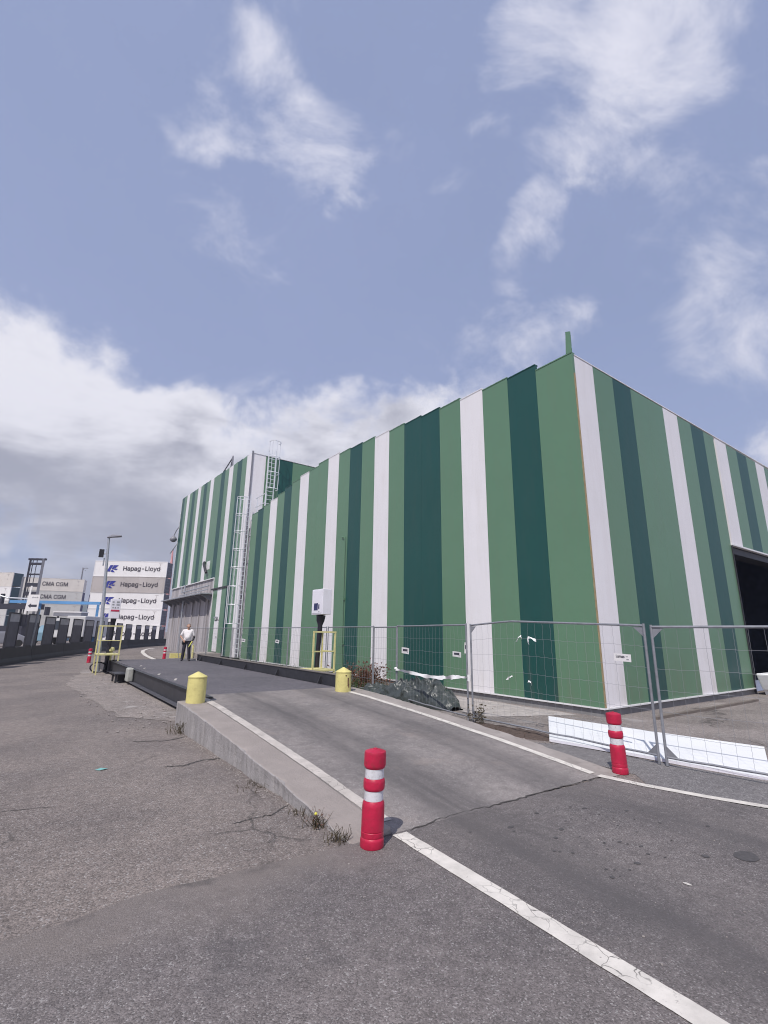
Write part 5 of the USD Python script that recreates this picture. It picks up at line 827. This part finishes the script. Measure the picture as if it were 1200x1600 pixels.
# ------------------------------------------------------------------ person
def person():
    t = thing('person', 'person in white shirt and dark trousers standing on the weighbridge, holding a yellow cloth', 'person', (5.6, 21.9, DZ(21.9)))
    fwd = np.array([-5.6, -21.9, 0]); fwd /= np.linalg.norm(fwd); rgt = np.array([-fwd[1], fwd[0], 0]) * 1.0; sc = .86; o = np.array([5.6, 21.9, DZ(21.9) + .006])
    W3 = lambda p: o + sc * (p[0] * rgt + p[1] * fwd + p[2] * np.array([0, 0, 1.]))
    def chain(js, seg=12):
        out = []
        for (a, ra), (b, rb_) in zip(js[:-1], js[1:]): out.append(m3.Manifold.batch_hull([m3.Manifold.sphere(ra * sc, seg).translate(tuple(W3(a))), m3.Manifold.sphere(rb_ * sc, seg).translate(tuple(W3(b)))]))
        return out
    def hull(js, seg=12): return m3.Manifold.batch_hull([m3.Manifold.sphere(r_ * sc, seg).translate(tuple(W3(p))) for p, r_ in js])
    def done(parts, ln=.022, it=8):
        m = m3.Manifold.batch_boolean(parts, m3.OpType.Add).refine_to_length(ln); q = m.to_mesh(); tm = trimesh.Trimesh(q.vert_properties[:, :3], q.tri_verts); trimesh.smoothing.filter_taubin(tm, iterations=it); return tm
    hipL, hipR = (-.09, 0, .92), (.09, 0, .92); kL, kR = (-.125, .03, .50), (.12, .05, .50); aL, aR = (-.15, -.01, .09), (.16, -.02, .09)
    sL, sR = (-.185, 0, 1.42), (.185, 0, 1.42); eL, eR = (-.32, -.04, 1.15), (.30, -.02, 1.13); wL, wR = (-.185, .12, .97), (.235, .13, .92)
    body = chain([(hipL, .085), (kL, .058), (aL, .042)]) + chain([(hipR, .085), (kR, .058), (aR, .042)])
    body += [hull([(hipL, .09), (hipR, .09), ((0, .03, 1.1), .13)]), hull([((0, .035, 1.1), .135), ((-.12, 0, 1.36), .09), ((.12, 0, 1.36), .09)]), hull([((-.12, 0, 1.36), .085), ((.12, 0, 1.36), .085), (sL, .055), (sR, .055), ((0, 0, 1.45), .06)])]
    body += chain([((0, -.005, 1.42), .062), ((0, .015, 1.55), .054)]) + chain([(sL, .055), (eL, .042), (wL, .028)]) + chain([(sR, .055), (eR, .042), (wR, .028)])
    hd = lambda x, y, z: (x + .02 * 0, y + .02, z)
    body += [hull([(hd(0, .0, 1.66), .088), (hd(.005, .035, 1.62), .075), (hd(.012, .055, 1.575), .042)]), hull([(hd(.03, .098, 1.625), .012), (hd(.022, .085, 1.66), .010)])]
    for s in (-1, 1): body.append(hull([(hd(s * .088, -.01, 1.64), .018), (hd(s * .09, -.015, 1.615), .013)]))
    for w, d in ((wL, np.array([.55, .35, -.75])), (wR, np.array([-.35, .45, -.8]))):
        d = d / np.linalg.norm(d); w = np.array(w); side = np.cross(d, [0, 1., 0]); side /= np.linalg.norm(side); palm = w + d * .07
        body.append(hull([(w + d * .02, .024), (palm + side * .026, .016), (palm - side * .026, .016)]))
        for k, l in enumerate((.062, .072, .068, .052)):
            b0 = palm + side * (.028 - .0185 * k); b1 = b0 + d * l * .55; b2 = b1 + (d * .7 + np.array([0, -.5, -.3])) * l * .5; body += chain([(b0, .0105), (b1, .0098), (b2, .0085)], 8)
        tb = w + d * .025 + side * .026; body += chain([(tb, .013), (tb + side * .024 + d * .03, .011), (tb + side * .022 + d * .058, .009)], 8)
    bd_ = obj('body', done(body, .02, 6), M['skin'], t, smooth=60)
    up_ = lambda a, b, f: tuple(np.array(a) * (1 - f) + np.array(b) * f)
    shirt = [hull([((-.085, .01, .97), .105), ((.085, .01, .97), .105), ((0, .05, 1.1), .15)]), hull([((0, .05, 1.1), .152), ((-.12, .005, 1.35), .102), ((.12, .005, 1.35), .102)]), hull([((-.12, 0, 1.36), .097), ((.12, 0, 1.36), .097), (sL, .07), (sR, .07), ((0, -.01, 1.45), .066)])] + chain([(sL, .07), (up_(sL, eL, .72), .066)]) + chain([(sR, .07), (up_(sR, eR, .72), .066)])
    obj('shirt', done(shirt, .03, 8), M['shirt'], t, smooth=60)
    tr_ = [hull([((-.088, 0, .92), .112), ((.088, 0, .92), .112), ((0, .01, .99), .11)])] + chain([((-.09, 0, .90), .105), (kL, .078), ((-.148, -.005, .10), .07)]) + chain([((.09, 0, .90), .105), (kR, .078), ((.158, -.015, .10), .07)])
    obj('trousers', done(tr_, .03, 8), M['trousers'], t, smooth=60)
    for s, a in ((-1, aL), (1, aR)): obj('shoe', hull([((a[0], -.06, .045), .045), ((a[0] + s * .03, .14, .035), .035), ((a[0], -.02, .09), .05)]), M['boots'], t, smooth=50)
    obj('hair', hull([(hd(0, -.018, 1.675), .088), (hd(0, -.035, 1.63), .075)]), M['hair'], bd_, smooth=50)
    for s in (-1, 1): obj('eye', hull([(hd(.012 + s * .032, .088, 1.652), .011)], 10), M['ink'], bd_)
    obj('mouth', hull([(hd(-.008, .088, 1.583), .006), (hd(.04, .086, 1.583), .006)], 8), M['redsign'], bd_)
    obj('pouch', hull([((-.20, .06, .90), .035), ((-.20, .07, .80), .04), ((-.14, .12, .86), .03)]), M['bag'], t, smooth=50)
    obj('arm_sleeve', done(chain([(up_(eR, wR, .02), .056), (up_(eR, wR, .9), .04)]), .03, 4), M['bag'], t, smooth=50)
    c = thing('hivis_cloth', 'pale yellow cloth hanging from the hand of the person', 'cloth', tuple(o))
    obj('cloth', done([hull([((.215, .17, .90), .03), ((.14, .18, .74), .035), ((.09, .17, .66), .02)])], .02, 3), M['hivis'], c, smooth=50)
person()

# ------------------------------------------------------------------ air over the port
hz = usdkit.material(stage, '/World/Looks/haze', {'v': ('principled_volume', dict(color=(.86, .90, .97), density=.00032, anisotropy=.2))}, [], volume='v.volume')
obj('haze', MB().box(-1600, 1600, -1600, 2500, -3, 320), hz, kind='stuff', label='thin bluish sea haze over the port', cat='haze')
